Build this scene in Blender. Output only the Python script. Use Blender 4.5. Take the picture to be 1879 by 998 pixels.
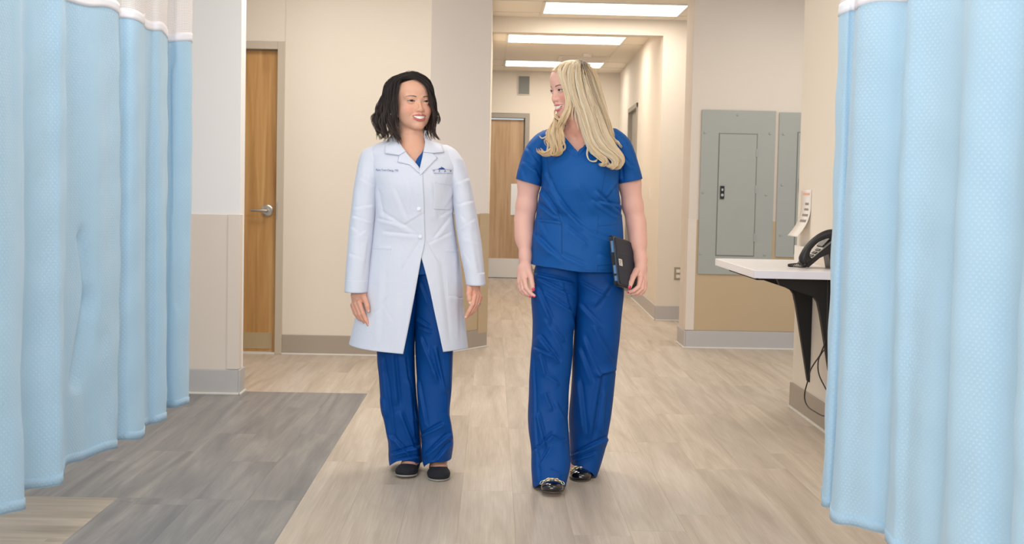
import bpy, bmesh, math, random, sys
import numpy as np
from mathutils import Vector, Matrix
random.seed(7)
rng = np.random.default_rng(11)
for o in list(bpy.data.objects): bpy.data.objects.remove(o)
scene = bpy.context.scene
COL = scene.collection
# ------------------------------------------------------------------ camera
FPX, IW, IH = 2100.0, 1879.0, 998.0
CX0, CY0 = 939.5, 451.0            # principal point in pixels
VPX, VPY = 905.0, 350.0            # where the corridor direction converges
CAMH = 1.18
ROLL = 0.021
ya = np.array([(VPX-CX0)/FPX, (CY0-VPY)/FPX, -1.0]); ya /= np.linalg.norm(ya)
za = np.array([ROLL, 1.0, 0.0]); za[2] = (ya[0]*za[0]+ya[1]*za[1])/(-ya[2]); za /= np.linalg.norm(za)
xa = np.cross(ya, za)
RC = np.array([xa, ya, za])        # camera to world
cd = bpy.data.cameras.new('camera'); cam = bpy.data.objects.new('camera', cd); COL.objects.link(cam)
cam.matrix_world = Matrix([[*RC[0], 0], [*RC[1], 0], [*RC[2], CAMH], [0, 0, 0, 1]])
cd.sensor_fit = 'HORIZONTAL'; cd.sensor_width = 36.0; cd.lens = FPX/IW*36.0
cd.shift_x = 0.0; cd.shift_y = (CY0-IH/2)/IW
cd.clip_start = 0.05; cd.clip_end = 60
cd.dof.use_dof = True; cd.dof.focus_distance = 4.68; cd.dof.aperture_fstop = 8.0
scene.camera = cam
# ------------------------------------------------------------------ world and lights
scene.view_settings.view_transform = 'Standard'
scene.view_settings.look = 'None'
scene.view_settings.exposure = 0.0
scene.view_settings.gamma = 1.0
scene.view_settings.use_curve_mapping = False
w = bpy.data.worlds.new('world'); scene.world = w; w.use_nodes = True
w.node_tree.nodes['Background'].inputs[0].default_value = (0.84, 0.92, 1.0, 1)
w.node_tree.nodes['Background'].inputs[1].default_value = 0.78
def area(name, loc, target, sx, sy, power, col):
    l = bpy.data.lights.new(name, 'AREA'); l.shape = 'RECTANGLE'; l.size = sx; l.size_y = sy
    l.energy = power; l.color = col
    o = bpy.data.objects.new(name, l); COL.objects.link(o); o.location = loc
    d = Vector(target)-Vector(loc); o.rotation_euler = d.to_track_quat('-Z', 'Y').to_euler()
    return o
COOL = (0.96, 0.985, 1.0); WARM = (1.0, 0.93, 0.845)
area('front_soft_light', (-0.8, -1.5, 2.2), (0, 5, 1.0), 3.2, 1.8, 150, (0.93, 0.965, 1.0))  # unseen soft lamp added behind the camera for frontal light; no window there
area('ceiling_light_near_left', (-1.3, 3.4, 2.74), (-1.3, 3.4, 0), 1.2, 0.6, 20, COOL)
area('ceiling_light_near_right', (1.3, 3.0, 2.74), (1.3, 3.0, 0), 1.2, 0.6, 19, COOL)
area('ceiling_light_middle', (0.0, 5.6, 2.74), (0.0, 5.6, 0), 1.2, 0.6, 27, (1.0, 0.94, 0.86))
area('ceiling_light_alcove', (-1.0, 6.85, 2.74), (-1.0, 6.85, 0), 1.2, 0.6, 18, (1.0, 0.95, 0.90))
area('right_fill_light', (2.5, 7.5, 2.74), (2.5, 7.5, 0), 1.2, 0.6, 21, (1.0, 0.93, 0.83))  # unseen fill lamp added to brighten the right alcove
# ------------------------------------------------------------------ pixel to place helpers
def ray(px, py):
    px = np.asarray(px, float); py = np.asarray(py, float)
    c = np.stack([(px-CX0)/FPX, -(py-CY0)/FPX, -np.ones_like(px+py)], -1)
    return c @ RC.T
def W(px, py, Y):
    r = ray(px, py); t = np.asarray(Y, float)/r[..., 1]
    p = r*t[..., None]; p[..., 2] += CAMH
    return p
def F(px, py, z=0.0):
    r = ray(px, py); t = (z-CAMH)/r[..., 2]
    p = r*t[..., None]; p[..., 2] += CAMH
    return p
def WXp(px, py, X):
    r = ray(px, py); t = X/r[..., 0]
    p = r*t[..., None]; p[..., 2] += CAMH
    return p
def proj(P):
    P = np.asarray(P, float)-np.array([0, 0, CAMH])
    c = P @ RC
    return CX0+FPX*c[..., 0]/-c[..., 2], CY0-FPX*c[..., 1]/-c[..., 2]
# ------------------------------------------------------------------ materials
def s2l(c):
    return tuple(((v/255)/12.92 if v/255 <= 0.04045 else ((v/255+0.055)/1.055)**2.4) for v in c)
class NT:
    def __init__(s, name):
        s.m = bpy.data.materials.new(name); s.m.use_nodes = True
        s.t = s.m.node_tree; s.b = s.t.nodes['Principled BSDF']
    def n(s, typ, **kw):
        x = s.t.nodes.new(typ)
        for k, v in kw.items():
            if k.startswith('i_'):
                kk = k[2:]; x.inputs[int(kk) if kk.isdigit() else kk.replace('_', ' ')].default_value = v
            else: setattr(x, k, v)
        return x
    def l(s, a, b): s.t.links.new(a, b)
    def mixc(s, fac, a, b, mode='MIX'):
        x = s.n('ShaderNodeMix', data_type='RGBA', blend_type=mode)
        for sock, v in ((x.inputs[0], fac), (x.inputs[6], a), (x.inputs[7], b)):
            if hasattr(v, 'links'): s.l(v, sock)
            elif isinstance(v, tuple): sock.default_value = (*v, 1) if len(v) == 3 else v
            else: sock.default_value = v
        return x.outputs[2]
    def ramp(s, src, stops):
        r = s.n('ShaderNodeValToRGB'); s.l(src, r.inputs[0])
        els = r.color_ramp.elements
        while len(els) < len(stops): els.new(0.5)
        for e, (p, c) in zip(els, stops):
            e.position = p; e.color = (*c, 1) if len(c) == 3 else c
        return r.outputs[0]
    def bump(s, h, strength=0.3, dist=0.01, normal=None):
        b = s.n('ShaderNodeBump'); b.inputs['Strength'].default_value = strength; b.inputs['Distance'].default_value = dist
        s.l(h, b.inputs['Height'])
        if normal is not None: s.l(normal, b.inputs['Normal'])
        s.l(b.outputs[0], s.b.inputs['Normal']); return b.outputs[0]
    def tex(s, kind='Object', scale=(1, 1, 1), rot=(0, 0, 0)):
        tc = s.n('ShaderNodeTexCoord'); mp = s.n('ShaderNodeMapping')
        mp.inputs['Scale'].default_value = scale; mp.inputs['Rotation'].default_value = rot
        s.l(tc.outputs[kind], mp.inputs[0]); return mp.outputs[0]
def mat(name, col, rough=0.6, metal=0.0, noise=0.0, nscale=8.0, bump=0.0, bscale=200.0, sheen=0.0, spec=None, coat=0.0):
    t = NT(name); c = s2l(col)
    t.b.inputs['Base Color'].default_value = (*c, 1)
    t.b.inputs['Roughness'].default_value = rough; t.b.inputs['Metallic'].default_value = metal
    if spec is not None: t.b.inputs['Specular IOR Level'].default_value = spec
    if sheen: t.b.inputs['Sheen Weight'].default_value = sheen
    if coat: t.b.inputs['Coat Weight'].default_value = coat
    v = t.tex()
    if noise:
        nz = t.n('ShaderNodeTexNoise'); nz.inputs['Scale'].default_value = nscale; nz.inputs['Detail'].default_value = 4; t.l(v, nz.inputs['Vector'])
        a = tuple(x*(1-noise) for x in c); b = tuple(min(1, x*(1+noise)) for x in c)
        t.l(t.mixc(nz.outputs[0], a, b), t.b.inputs['Base Color'])
    if bump:
        nb = t.n('ShaderNodeTexNoise'); nb.inputs['Scale'].default_value = bscale; nb.inputs['Detail'].default_value = 3; t.l(v, nb.inputs['Vector'])
        t.bump(nb.outputs[0], bump, 0.002)
    return t.m
M = {}
M['wall_cream'] = mat('wall_cream', (232, 221, 206), 0.75, noise=0.012, nscale=3, bump=0.12, bscale=350)
M['wall_grey'] = mat('wall_grey', (238, 229, 222), 0.75, noise=0.012, nscale=3, bump=0.12, bscale=350)
M['wall_white'] = mat('wall_white', (240, 238, 237), 0.75, noise=0.01, nscale=3, bump=0.12, bscale=350)
M['wainscot'] = mat('wainscot', (226, 213, 200), 0.6, noise=0.015, nscale=6, bump=0.15, bscale=500)
M['wainscot_tan'] = mat('wainscot_tan', (196, 172, 138), 0.6, noise=0.015, nscale=6, bump=0.15, bscale=500)
M['base_grey'] = mat('base_grey', (190, 186, 184), 0.5, noise=0.02)
M['base_tan'] = mat('base_tan', (170, 157, 142), 0.5, noise=0.02)
M['base_bead'] = mat('base_bead', (226, 220, 210), 0.5)
M['frame_paint'] = mat('frame_paint', (196, 184, 166), 0.45)
M['frame_grey'] = mat('frame_grey', (164, 156, 144), 0.45)
M['ceiling'] = mat('ceiling', (244, 234, 218), 0.9, noise=0.02, nscale=60, bump=0.25, bscale=300)
M['grid'] = mat('ceiling_grid', (234, 226, 212), 0.6)
M['steel'] = mat('brushed_steel', (200, 196, 190), 0.35, 1.0)
M['kick'] = mat('kick_plate', (236, 234, 232), 0.32, 0.55)  # whitish, less metallic base stands in for the plates' bright reflection
M['kick_tan'] = mat('kick_tan', (190, 170, 134), 0.5, 0.3)
M['panel'] = mat('panel_paint', (166, 168, 162), 0.42, noise=0.02, nscale=5)
M['black'] = mat('black_plastic', (26, 25, 28), 0.4)
M['black_metal'] = mat('black_metal', (15, 14, 16), 0.6)
M['dark'] = mat('dark_gap', (60, 52, 44), 0.9)
M['white_pl'] = mat('white_plastic', (236, 230, 222), 0.4)
M['laminate'] = mat('laminate', (244, 242, 243), 0.3, noise=0.01)
M['laminate_edge'] = mat('laminate_edge', (236, 236, 248), 0.45)
M['outlet'] = mat('outlet_plate', (168, 158, 140), 0.4, 0.3)
M['speaker'] = mat('speaker_grey', (126, 128, 122), 0.6)
M['blue_pl'] = mat('blue_plastic', (88, 128, 176), 0.4)
M['paper'] = mat('paper', (236, 228, 220), 0.8)
M['ink'] = mat('ink', (150, 140, 136), 0.8)
M['ink_orange'] = mat('ink_orange', (238, 178, 150), 0.8)
def light_mat(name, col, s):
    t = NT(name); t.b.inputs['Emission Color'].default_value = (*col, 1); t.b.inputs['Emission Strength'].default_value = s
    t.b.inputs['Base Color'].default_value = (0.9, 0.9, 0.9, 1); return t.m
M['diffuser'] = light_mat('light_diffuser', (1.0, 0.93, 0.84), 5.0)
def wood_mat(name, c1, c2, c3, scale=1.0, axis='Z', rough=0.5):
    t = NT(name)
    sc = {'Z': (14, 14, 0.9), 'X': (0.9, 14, 14), 'Y': (14, 0.9, 14)}[axis]
    v = t.tex(scale=tuple(s*scale for s in sc))
    n1 = t.n('ShaderNodeTexNoise'); n1.inputs['Scale'].default_value = 1.3; n1.inputs['Detail'].default_value = 5; n1.inputs['Distortion'].default_value = 0.6; t.l(v, n1.inputs['Vector'])
    n2 = t.n('ShaderNodeTexNoise'); n2.inputs['Scale'].default_value = 6; n2.inputs['Detail'].default_value = 3; t.l(v, n2.inputs['Vector'])
    a = t.ramp(n1.outputs[0], [(0.3, s2l(c1)), (0.52, s2l(c2)), (0.72, s2l(c3))])
    b = t.mixc(n2.outputs[0], (0.8, 0.8, 0.8), (1.12, 1.12, 1.12))
    t.l(t.mixc(0.6, a, b, 'MULTIPLY'), t.b.inputs['Base Color'])
    t.b.inputs['Roughness'].default_value = rough
    return t.m
M['door_wood'] = wood_mat('door_wood', (176, 128, 72), (198, 150, 90), (214, 170, 112))
M['door_far'] = wood_mat('door_far_wood', (188, 152, 116), (202, 168, 132), (214, 182, 148))
def plank_mat(name, dark, mid, light, axis):
    t = NT(name)
    tc = t.n('ShaderNodeTexCoord'); oi = t.n('ShaderNodeObjectInfo')
    off = t.n('ShaderNodeVectorMath', operation='MULTIPLY_ADD')
    t.l(oi.outputs['Random'], off.inputs[0]); off.inputs[1].default_value = (37.0, 71.0, 13.0)
    t.l(tc.outputs['Object'], off.inputs[2])
    sc = (9, 0.75, 1) if axis == 'Y' else (0.75, 9, 1)
    def mp(s):
        m = t.n('ShaderNodeMapping'); m.inputs['Scale'].default_value = s; t.l(off.outputs[0], m.inputs[0]); return m.outputs[0]
    n1 = t.n('ShaderNodeTexNoise'); n1.inputs['Scale'].default_value = 1.1; n1.inputs['Detail'].default_value = 4; n1.inputs['Distortion'].default_value = 1.2
    t.l(mp(sc), n1.inputs['Vector'])
    fine = t.n('ShaderNodeTexNoise'); fine.inputs['Scale'].default_value = 14; fine.inputs['Detail'].default_value = 4; fine.inputs['Distortion'].default_value = 0.3
    t.l(mp(tuple(s*(1.6 if s > 1 else 0.5) for s in sc)), fine.inputs['Vector'])
    # cathedral grain: bands of a warped low-frequency field
    n3 = t.n('ShaderNodeTexNoise'); n3.inputs['Scale'].default_value = 1.0; n3.inputs['Detail'].default_value = 1
    t.l(mp((6, 0.9, 1) if axis == 'Y' else (0.9, 6, 1)), n3.inputs['Vector'])
    mu = t.n('ShaderNodeMath', operation='MULTIPLY'); mu.inputs[1].default_value = 60; t.l(n3.outputs[0], mu.inputs[0])
    sn = t.n('ShaderNodeMath', operation='SINE'); t.l(mu.outputs[0], sn.inputs[0])
    col = t.ramp(n1.outputs[0], [(0.25, s2l(dark)), (0.5, s2l(mid)), (0.75, s2l(light))])
    f = t.mixc(fine.outputs[0], (0.62, 0.62, 0.64), (1.30, 1.29, 1.27))
    col = t.mixc(0.55, col, f, 'MULTIPLY')
    cg = t.n('ShaderNodeMapRange'); cg.inputs[1].default_value = 0.3; cg.inputs[2].default_value = 1; cg.inputs[3].default_value = 0; cg.inputs[4].default_value = 0.13
    t.l(sn.outputs[0], cg.inputs[0])
    col = t.mixc(cg.outputs[0], col, s2l(dark))
    tint = t.mixc(oi.outputs['Random'], (0.955, 0.955, 0.965), (1.03, 1.025, 1.01))
    t.l(t.mixc(1.0, col, tint, 'MULTIPLY'), t.b.inputs['Base Color'])
    t.b.inputs['Roughness'].default_value = 0.42
    t.b.inputs['Specular IOR Level'].default_value = 0.35
    t.bump(fine.outputs[0], 0.12, 0.001)
    return t.m
M['plank_y'] = plank_mat('plank_light', (176, 162, 146), (198, 184, 168), (212, 200, 186), 'Y')
M['plank_x'] = plank_mat('plank_light_cross', (150, 140, 126), (180, 168, 152), (198, 187, 172), 'X')
M['plank_grey'] = plank_mat('plank_grey', (118, 118, 119), (140, 138, 137), (164, 160, 156), 'Y')
# ------------------------------------------------------------------ mesh helpers
def link(name, me, m=None, parent=None, smooth=False):
    o = bpy.data.objects.new(name, me); COL.objects.link(o)
    if m is not None and len(me.materials) == 0: me.materials.append(m)
    if parent is not None: o.parent = parent
    if smooth: me.polygons.foreach_set('use_smooth', [True]*len(me.polygons))
    return o
def obj(name, bm, m=None, parent=None, smooth=False):
    me = bpy.data.meshes.new(name); bmesh.ops.recalc_face_normals(bm, faces=bm.faces[:]); bm.to_mesh(me); bm.free()
    return link(name, me, m, parent, smooth)
def np_mesh(name, V, Fc, m=None, parent=None, smooth=True, col=None):
    me = bpy.data.meshes.new(name)
    V = np.ascontiguousarray(V, dtype=np.float32); Fc = np.asarray(Fc, dtype=np.int32)
    k = Fc.shape[1]
    me.vertices.add(len(V)); me.vertices.foreach_set('co', V.ravel())
    me.loops.add(Fc.size); me.loops.foreach_set('vertex_index', Fc.ravel())
    me.polygons.add(len(Fc)); me.polygons.foreach_set('loop_start', np.arange(0, Fc.size, k, dtype=np.int32))
    me.update(calc_edges=True)
    if col is not None:
        a = me.color_attributes.new('Col', 'FLOAT_COLOR', 'POINT')
        c4 = np.ones((len(V), 4), np.float32); c4[:, :3] = col; a.data.foreach_set('color', c4.ravel())
    return link(name, me, m, parent, smooth)
def empty(name, loc, label=None, cat=None, group=None):
    o = bpy.data.objects.new(name, None); COL.objects.link(o); o.location = loc; o.empty_display_size = 0.1
    if label: o['label'] = label
    if cat: o['category'] = cat
    if group: o['group'] = group
    return o
def tag(o, label=None, cat=None, group=None, kind=None):
    for k, v in (('label', label), ('category', cat), ('group', group), ('kind', kind)):
        if v: o[k] = v
    return o
def own(o, parent):
    """parent a world-built mesh to an empty keeping its place"""
    o.parent = parent; o.matrix_parent_inverse = Matrix.Translation(parent.location).inverted(); return o
def add_box(bm, lo, hi, bev=0.0):
    r = bmesh.ops.create_cube(bm, size=1.0); vs = r['verts']
    lo = Vector(lo); hi = Vector(hi); c = (lo+hi)/2; s = hi-lo
    for v in vs: v.co = Vector((v.co.x*s.x, v.co.y*s.y, v.co.z*s.z))+c
    if bev:
        es = list({e for v in vs for e in v.link_edges})
        bmesh.ops.bevel(bm, geom=es, offset=bev, segments=2, affect='EDGES', profile=0.6)
def box(name, lo, hi, m, parent=None, bev=0.0):
    bm = bmesh.new(); add_box(bm, lo, hi, bev); o = obj(name, bm, m)
    if parent is not None: own(o, parent)
    return o
def add_cyl(bm, p0, p1, r0, r1=None, seg=20, caps=True):
    p0 = Vector(p0); p1 = Vector(p1); d = p1-p0; r1 = r0 if r1 is None else r1
    q = d.to_track_quat('Z', 'Y').to_matrix().to_4x4(); q.translation = (p0+p1)/2
    bmesh.ops.create_cone(bm, cap_ends=caps, segments=seg, radius1=r0, radius2=r1, depth=d.length, matrix=q)
def add_prism(bm, pts, d):
    """pts: world polygon; d: extrusion vector"""
    a = [bm.verts.new(Vector(p)) for p in pts]; b = [bm.verts.new(Vector(p)+Vector(d)) for p in pts]
    bm.faces.new(a); bm.faces.new(b[::-1]); n = len(a)
    for i in range(n): bm.faces.new((a[i], a[(i+1) % n], b[(i+1) % n], b[i]))
def catmull(P, n):
    P = np.asarray(P, float); k = len(P)
    t = np.linspace(0, k-1, n); i = np.clip(t.astype(int), 0, k-2); f = (t-i)[:, None]
    g = lambda j: P[np.clip(j, 0, k-1)]
    p0, p1, p2, p3 = g(i-1), g(i), g(i+1), g(i+2)
    return 0.5*((2*p1)+(-p0+p2)*f+(2*p0-5*p1+4*p2-p3)*f**2+(-p0+3*p1-3*p2+p3)*f**3)
def tube_arrays(path, rad, sides=6, caps=True):
    path = np.asarray(path, float); n = len(path); rad = np.broadcast_to(np.asarray(rad, float), (n,))
    T = np.gradient(path, axis=0); T /= np.linalg.norm(T, axis=1)[:, None]+1e-9
    up = np.array([0, 0, 1.0]) if abs(T[0][2]) < 0.9 else np.array([1.0, 0, 0])
    V = []; N = np.cross(T[0], up); N /= np.linalg.norm(N)
    for i in range(n):
        N = N-T[i]*np.dot(N, T[i]); N /= np.linalg.norm(N)+1e-9; B = np.cross(T[i], N)
        a = np.linspace(0, 2*np.pi, sides, endpoint=False)
        V.append(path[i]+rad[i]*(np.cos(a)[:, None]*N+np.sin(a)[:, None]*B))
    V = np.concatenate(V); Fc = []
    for i in range(n-1):
        for j in range(sides):
            Fc.append((i*sides+j, i*sides+(j+1) % sides, (i+1)*sides+(j+1) % sides, (i+1)*sides+j))
    return V, np.array(Fc)
def tube(name, path, rad, m, parent=None, sides=8, n=None):
    if n: path = catmull(path, n)
    if n and np.ndim(rad) > 0: rad = np.interp(np.linspace(0, 1, n), np.linspace(0, 1, len(rad)), rad)
    V, Fc = tube_arrays(path, rad, sides); o = np_mesh(name, V, Fc, m)
    if parent is not None: own(o, parent)
    return o
# ================================================================== the setting
CEIL = 2.79
YN, YD, YB, YF = 6.45, 8.04, 10.64, 15.4        # near wall, door wall, beam wall, back wall
def st(name, lo, hi, m, bev=0.0, parent=None):
    o = box(name, lo, hi, m, parent, bev)
    if parent is None: o['kind'] = 'structure'
    return o
BH = 0.14
floor = st('floor', (-4.2, -3.5, -0.06), (3.6, 16.2, -0.004), M['dark'])
pl_mesh = {}
def plank(x0, x1, y0, y1, key):
    x0 += .0001; x1 -= .0001; y0 += .0001; y1 -= .0001
    w, h = round(x1-x0, 4), round(y1-y0, 4); k = (w, h, key)
    if k not in pl_mesh:
        bm = bmesh.new(); b = 0.0004; z0, z1 = -0.004, 0.0
        lo = [bm.verts.new((x, y, z0)) for x, y in ((-w/2, -h/2), (w/2, -h/2), (w/2, h/2), (-w/2, h/2))]
        mi = [bm.verts.new((x, y, z1-b)) for x, y in ((-w/2, -h/2), (w/2, -h/2), (w/2, h/2), (-w/2, h/2))]
        up = [bm.verts.new((x, y, z1)) for x, y in ((-w/2+b, -h/2+b), (w/2-b, -h/2+b), (w/2-b, h/2-b), (-w/2+b, h/2-b))]
        bm.faces.new(up)
        for A, B in ((lo, mi), (mi, up)):
            for i in range(4): bm.faces.new((A[i], A[(i+1) % 4], B[(i+1) % 4], B[i]))
        me = bpy.data.meshes.new('plank'); bm.to_mesh(me); bm.free(); me.materials.append(M[key]); pl_mesh[k] = me
    o = bpy.data.objects.new('plank', pl_mesh[k]); COL.objects.link(o); o.parent = floor; o.location = ((x0+x1)/2, (y0+y1)/2, 0)
PW, PL = 0.2, 1.22
def lay(xa, xb, yc, yd, axis, key, x0=None, seed=0, off=None):
    r = random.Random(seed)
    if axis == 'Y':
        x = xa if x0 is None else x0; i = 0
        while x < xb-1e-6:
            a, b = max(x, xa), min(x+PW, xb)
            y = yc-(off[i % len(off)] if off else r.random()*PL); i += 1
            while y < yd-1e-6:
                c, d = max(y, yc), min(y+PL, yd)
                if b-a > .01 and d-c > .01: plank(a, b, c, d, key)
                y += PL
            x += PW
    else:
        y = yc
        while y < yd-1e-6:
            c, d = y, min(y+PW, yd); x = xa-r.random()*PL
            while x < xb-1e-6:
                a, b = max(x, xa), min(x+PL, xb)
                if b-a > .01 and d-c > .01: plank(a, b, c, d, key)
                x += PL
            y += PW
lay(-0.70, 1.70, 2.75, 9.2, 'Y', 'plank_y', seed=3)
lay(1.70, 2.9, 6.5, 8.8, 'Y', 'plank_y', seed=5)
lay(-2.1, -0.70, 6.55, 8.1, 'Y', 'plank_y', seed=4)
lay(-0.10, 1.70, 9.2, 15.5, 'Y', 'plank_y', x0=-0.10, seed=8)
lay(-1.385, -0.70, 2.75, 4.27, 'Y', 'plank_grey', x0=-1.50, seed=6)
lay(-2.5, -0.70, 4.27, 6.55, 'Y', 'plank_grey', x0=-2.5, seed=7)
lay(-2.5, -1.385, 3.17, 4.27, 'X', 'plank_x', seed=9)
# near side outside the frame: plain continuous covering under the curtains and camera
box('floor_covering', (-4.2, -3.5, -0.004), (3.6, 2.75, -0.0005), M['plank_y'], floor)
box('floor_covering', (-4.2, 2.75, -0.004), (-2.5, 8.2, -0.0005), M['plank_grey'], floor)
box('floor_covering', (-2.5, 2.75, -0.004), (-1.385, 3.17, -0.0005), M['plank_x'], floor)
box('floor_covering', (1.70, 2.75, -0.004), (3.6, 6.5, -0.0005), M['plank_y'], floor)
box('floor_covering', (1.70, 8.8, -0.004), (3.6, 16.0, -0.0005), M['plank_y'], floor)
box('floor_covering', (-3.0, 10.9, -0.004), (-0.10, 15.5, -0.0005), M['plank_y'], floor)

def wall_y(name, x0, x1, y, t, z0, z1, m):          # wall facing the camera at depth y
    return st(name, (x0, y, z0), (x1, y+t, z1), m)
def guard_panel(parent, lo, hi, m, name='wainscot_panel', bev=0.002): return own(box(name, lo, hi, m, None, bev), parent)
def baseboard(name, lo, hi, m, bead_lo, bead_hi):
    o = st(name, lo, hi, m, 0.004); own(box('bead', bead_lo, bead_hi, M['base_bead'], None, 0.003), o); return o
# --- near left wall (grey paint over vinyl wainscot)
XL = -1.42
wn = wall_y('wall_left', -4.2, XL, YN, 0.12, 0, CEIL, M['wall_white'])
guard_panel(wn, (-4.2, YN-0.006, BH), (XL-0.004, YN, 1.015), M['wainscot'])
guard_panel(wn, (XL-0.062, YN-0.012, BH+0.005), (XL+0.004, YN-0.006, 1.017), M['wainscot'], 'corner_guard')
guard_panel(wn, (XL, YN-0.012, BH+0.005), (XL+0.005, YN+0.06, 1.017), M['wainscot'], 'corner_guard')
baseboard('baseboard_left', (-4.2, YN-0.012, 0.004), (XL+0.001, YN, BH), M['base_grey'], (-4.2, YN-0.022, 0.0), (XL+0.008, YN-0.010, 0.012))
baseboard('baseboard_left_return', (XL, YN-0.010, 0.004), (XL+0.012, YN+0.12, BH), M['base_grey'], (XL+0.010, YN-0.018, 0.0), (XL+0.022, YN+0.12, 0.012))
# --- door wall with the wooden door
FX1 = -1.465                                           # outer right of the frame
DX0, DX1 = -2.50, FX1-0.05
wd = wall_y('wall_door', FX1-0.001, -0.452, YD, 0.12, 0, CEIL, M['wall_cream'])
wall_y('wall_door_over', -4.2, FX1, YD, 0.12, 2.185, CEIL, M['wall_cream'])
wall_y('wall_door_left', -4.2, DX0-0.05, YD, 0.12, 0, 2.185, M['wall_cream'])
baseboard('baseboard_door', (FX1, YD-0.012, 0.004), (-0.452, YD, BH), M['base_tan'], (FX1, YD-0.022, 0), (-0.452, YD-0.010, 0.012))
d1 = empty('door_1', (-1.98, YD, 0)); d1['kind'] = 'structure'
own(box('door_leaf', (DX0+.004, YD+0.045, 0.012), (DX1-.004, YD+0.09, 2.125), M['door_wood'], None, 0.002), d1)
fb = bmesh.new()
add_box(fb, (DX1, YD-0.015, 0), (FX1, YD+0.12, 2.183), 0.003)
add_box(fb, (DX0-0.05, YD-0.015, 0), (DX0, YD+0.12, 2.183), 0.003)
add_box(fb, (DX0, YD-0.015, 2.13), (DX1, YD+0.12, 2.183), 0.003)
own(obj('door_frame', fb, M['frame_paint']), d1)
own(box('stop', (DX1-0.016, YD+0.09, 0), (DX1, YD+0.115, 2.13), M['frame_paint']), d1)
own(box('kick_plate', (DX0+.03, YD+0.041, 0.03), (DX1-.028, YD+0.045, 0.145), M['kick_tan'], None, 0.001), d1)
own(box('threshold', (DX0, YD-0.01, 0.0), (DX1, YD+0.1, 0.011), M['base_bead']), d1)
hp = W(491, 386, YD+0.045)
hb = bmesh.new(); hx, hz = hp[0], hp[2]
add_cyl(hb, (hx, YD+0.046, hz), (hx, YD+0.034, hz), 0.043, 0.041, 32)
add_cyl(hb, (hx, YD+0.034, hz), (hx, YD+0.030, hz), 0.040, 0.032, 32)
add_cyl(hb, (hx, YD+0.03, hz), (hx, YD-0.012, hz), 0.012, 0.011, 20)
hh = own(obj('door_handle', hb, M['steel'], smooth=False), d1)
lever = tube('lever', [(hx+.008, YD-.012, hz), (hx-.03, YD-.016, hz), (hx-.07, YD-.016, hz), (hx-.105, YD-.010, hz+.001)], [.011, .0105, .0095, .009], M['steel'], None, 12, 16)
lever.parent = hh
own(box('strike_plate', (DX1+.001, YD-0.017, hz-.06), (DX1+.012, YD-0.014, hz+.06), M['steel']), d1)
# --- oblique wall towards the corridor
PA, PB = np.array([-0.452, YD]), np.array([-0.037, 8.63])
dv = (PB-PA)/np.linalg.norm(PB-PA); nv = np.array([dv[1], -dv[0]])      # towards the camera side
def obl(name, s0, s1, off0, off1, z0, z1, m, bev=0.0, parent=None):
    L = np.linalg.norm(PB-PA)
    pts = [PA+dv*s0+nv*off1, PA+dv*s1+nv*off1, PA+dv*s1+nv*off0, PA+dv*s0+nv*off0]
    bm = bmesh.new(); add_prism(bm, [(p[0], p[1], z0) for p in pts], (0, 0, z1-z0))
    if bev: bmesh.ops.bevel(bm, geom=bm.edges[:], offset=bev, segments=2, affect='EDGES')
    o = obj(name, bm, m)
    if parent is None: o['kind'] = 'structure'
    else: own(o, parent)
    return o
LO = float(np.linalg.norm(PB-PA))
wo = obl('wall_corner', 0, LO, -0.10, 0, 0, CEIL, M['wall_grey'])
obl('wainscot_panel', 0.0, LO-0.002, 0, 0.006, BH, 1.005, M['wainscot_tan'], 0.002, wo)
obl('corner_guard', LO-0.115, LO+0.006, 0.006, 0.013, BH-.03, 1.008, M['wainscot_tan'], 0.002, wo)
bo = obl('baseboard_corner', 0.0, LO+0.004, 0, 0.012, 0.004, BH, M['base_tan'], 0.003)
obl('bead', 0.0, LO+0.01, 0.010, 0.022, 0, 0.012, M['base_bead'], 0.003, bo)
st('wall_corridor_left', (-0.16, 8.64, 0), (-0.037, 12.9, CEIL), M['wall_cream'])
# --- beam wall and corridor
XR0 = 1.545
st('wall_beam', (-0.16, YB, 2.645), (XR0, YB+0.14, CEIL), M['wall_cream'])
wr = st('wall_right_facing', (XR0, YB, 0), (3.6, YB+0.14, CEIL), M['wall_cream'])
baseboard('baseboard_right_facing', (XR0-.008, YB-0.012, 0.004), (3.6, YB, BH), M['base_grey'], (XR0-.01, YB-0.022, 0), (3.6, YB-0.010, 0.012))
# corridor right wall, slightly flaring, with a door opening
def flare(y): return XR0+(y-YB)*(1.665-XR0)/(YF-YB)
def cw(name, y0, y1, z0, z1, o0, o1, m, parent=None):
    bm = bmesh.new()
    pts = [(flare(y0)+o0, y0, z0), (flare(y0)+o1, y0, z0), (flare(y1)+o1, y1, z0), (flare(y1)+o0, y1, z0)]
    add_prism(bm, pts, (0, 0, z1-z0)); o = obj(name, bm, m)
    if parent is None: o['kind'] = 'structure'
    else: own(o, parent)
    return o
DY0, DY1 = 12.9, 13.85
cw('wall_corridor_right', YB+.14, DY0-.05, 0, CEIL, 0, 0.14, M['wall_cream'])
cw('wall_corridor_far', DY1+.05, YF, 0, CEIL, 0, 0.14, M['wall_cream'])
cw('wall_corridor_over', DY0-.05, DY1+.05, 2.2, CEIL, 0, 0.14, M['wall_cream'])
b1 = cw('baseboard_corridor_right', YB+.0, DY0-.05, 0.004, BH, -0.012, 0, M['base_grey'])
cw('bead', YB, DY0-.05, 0, 0.012, -0.022, -0.010, M['base_bead'], b1)
cw('baseboard_corridor_far', DY1+.05, YF, 0.004, BH, -0.012, 0, M['base_grey'])
d2 = empty('door_2', (flare(13.3), 13.37, 0)); d2['kind'] = 'structure'
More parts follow.
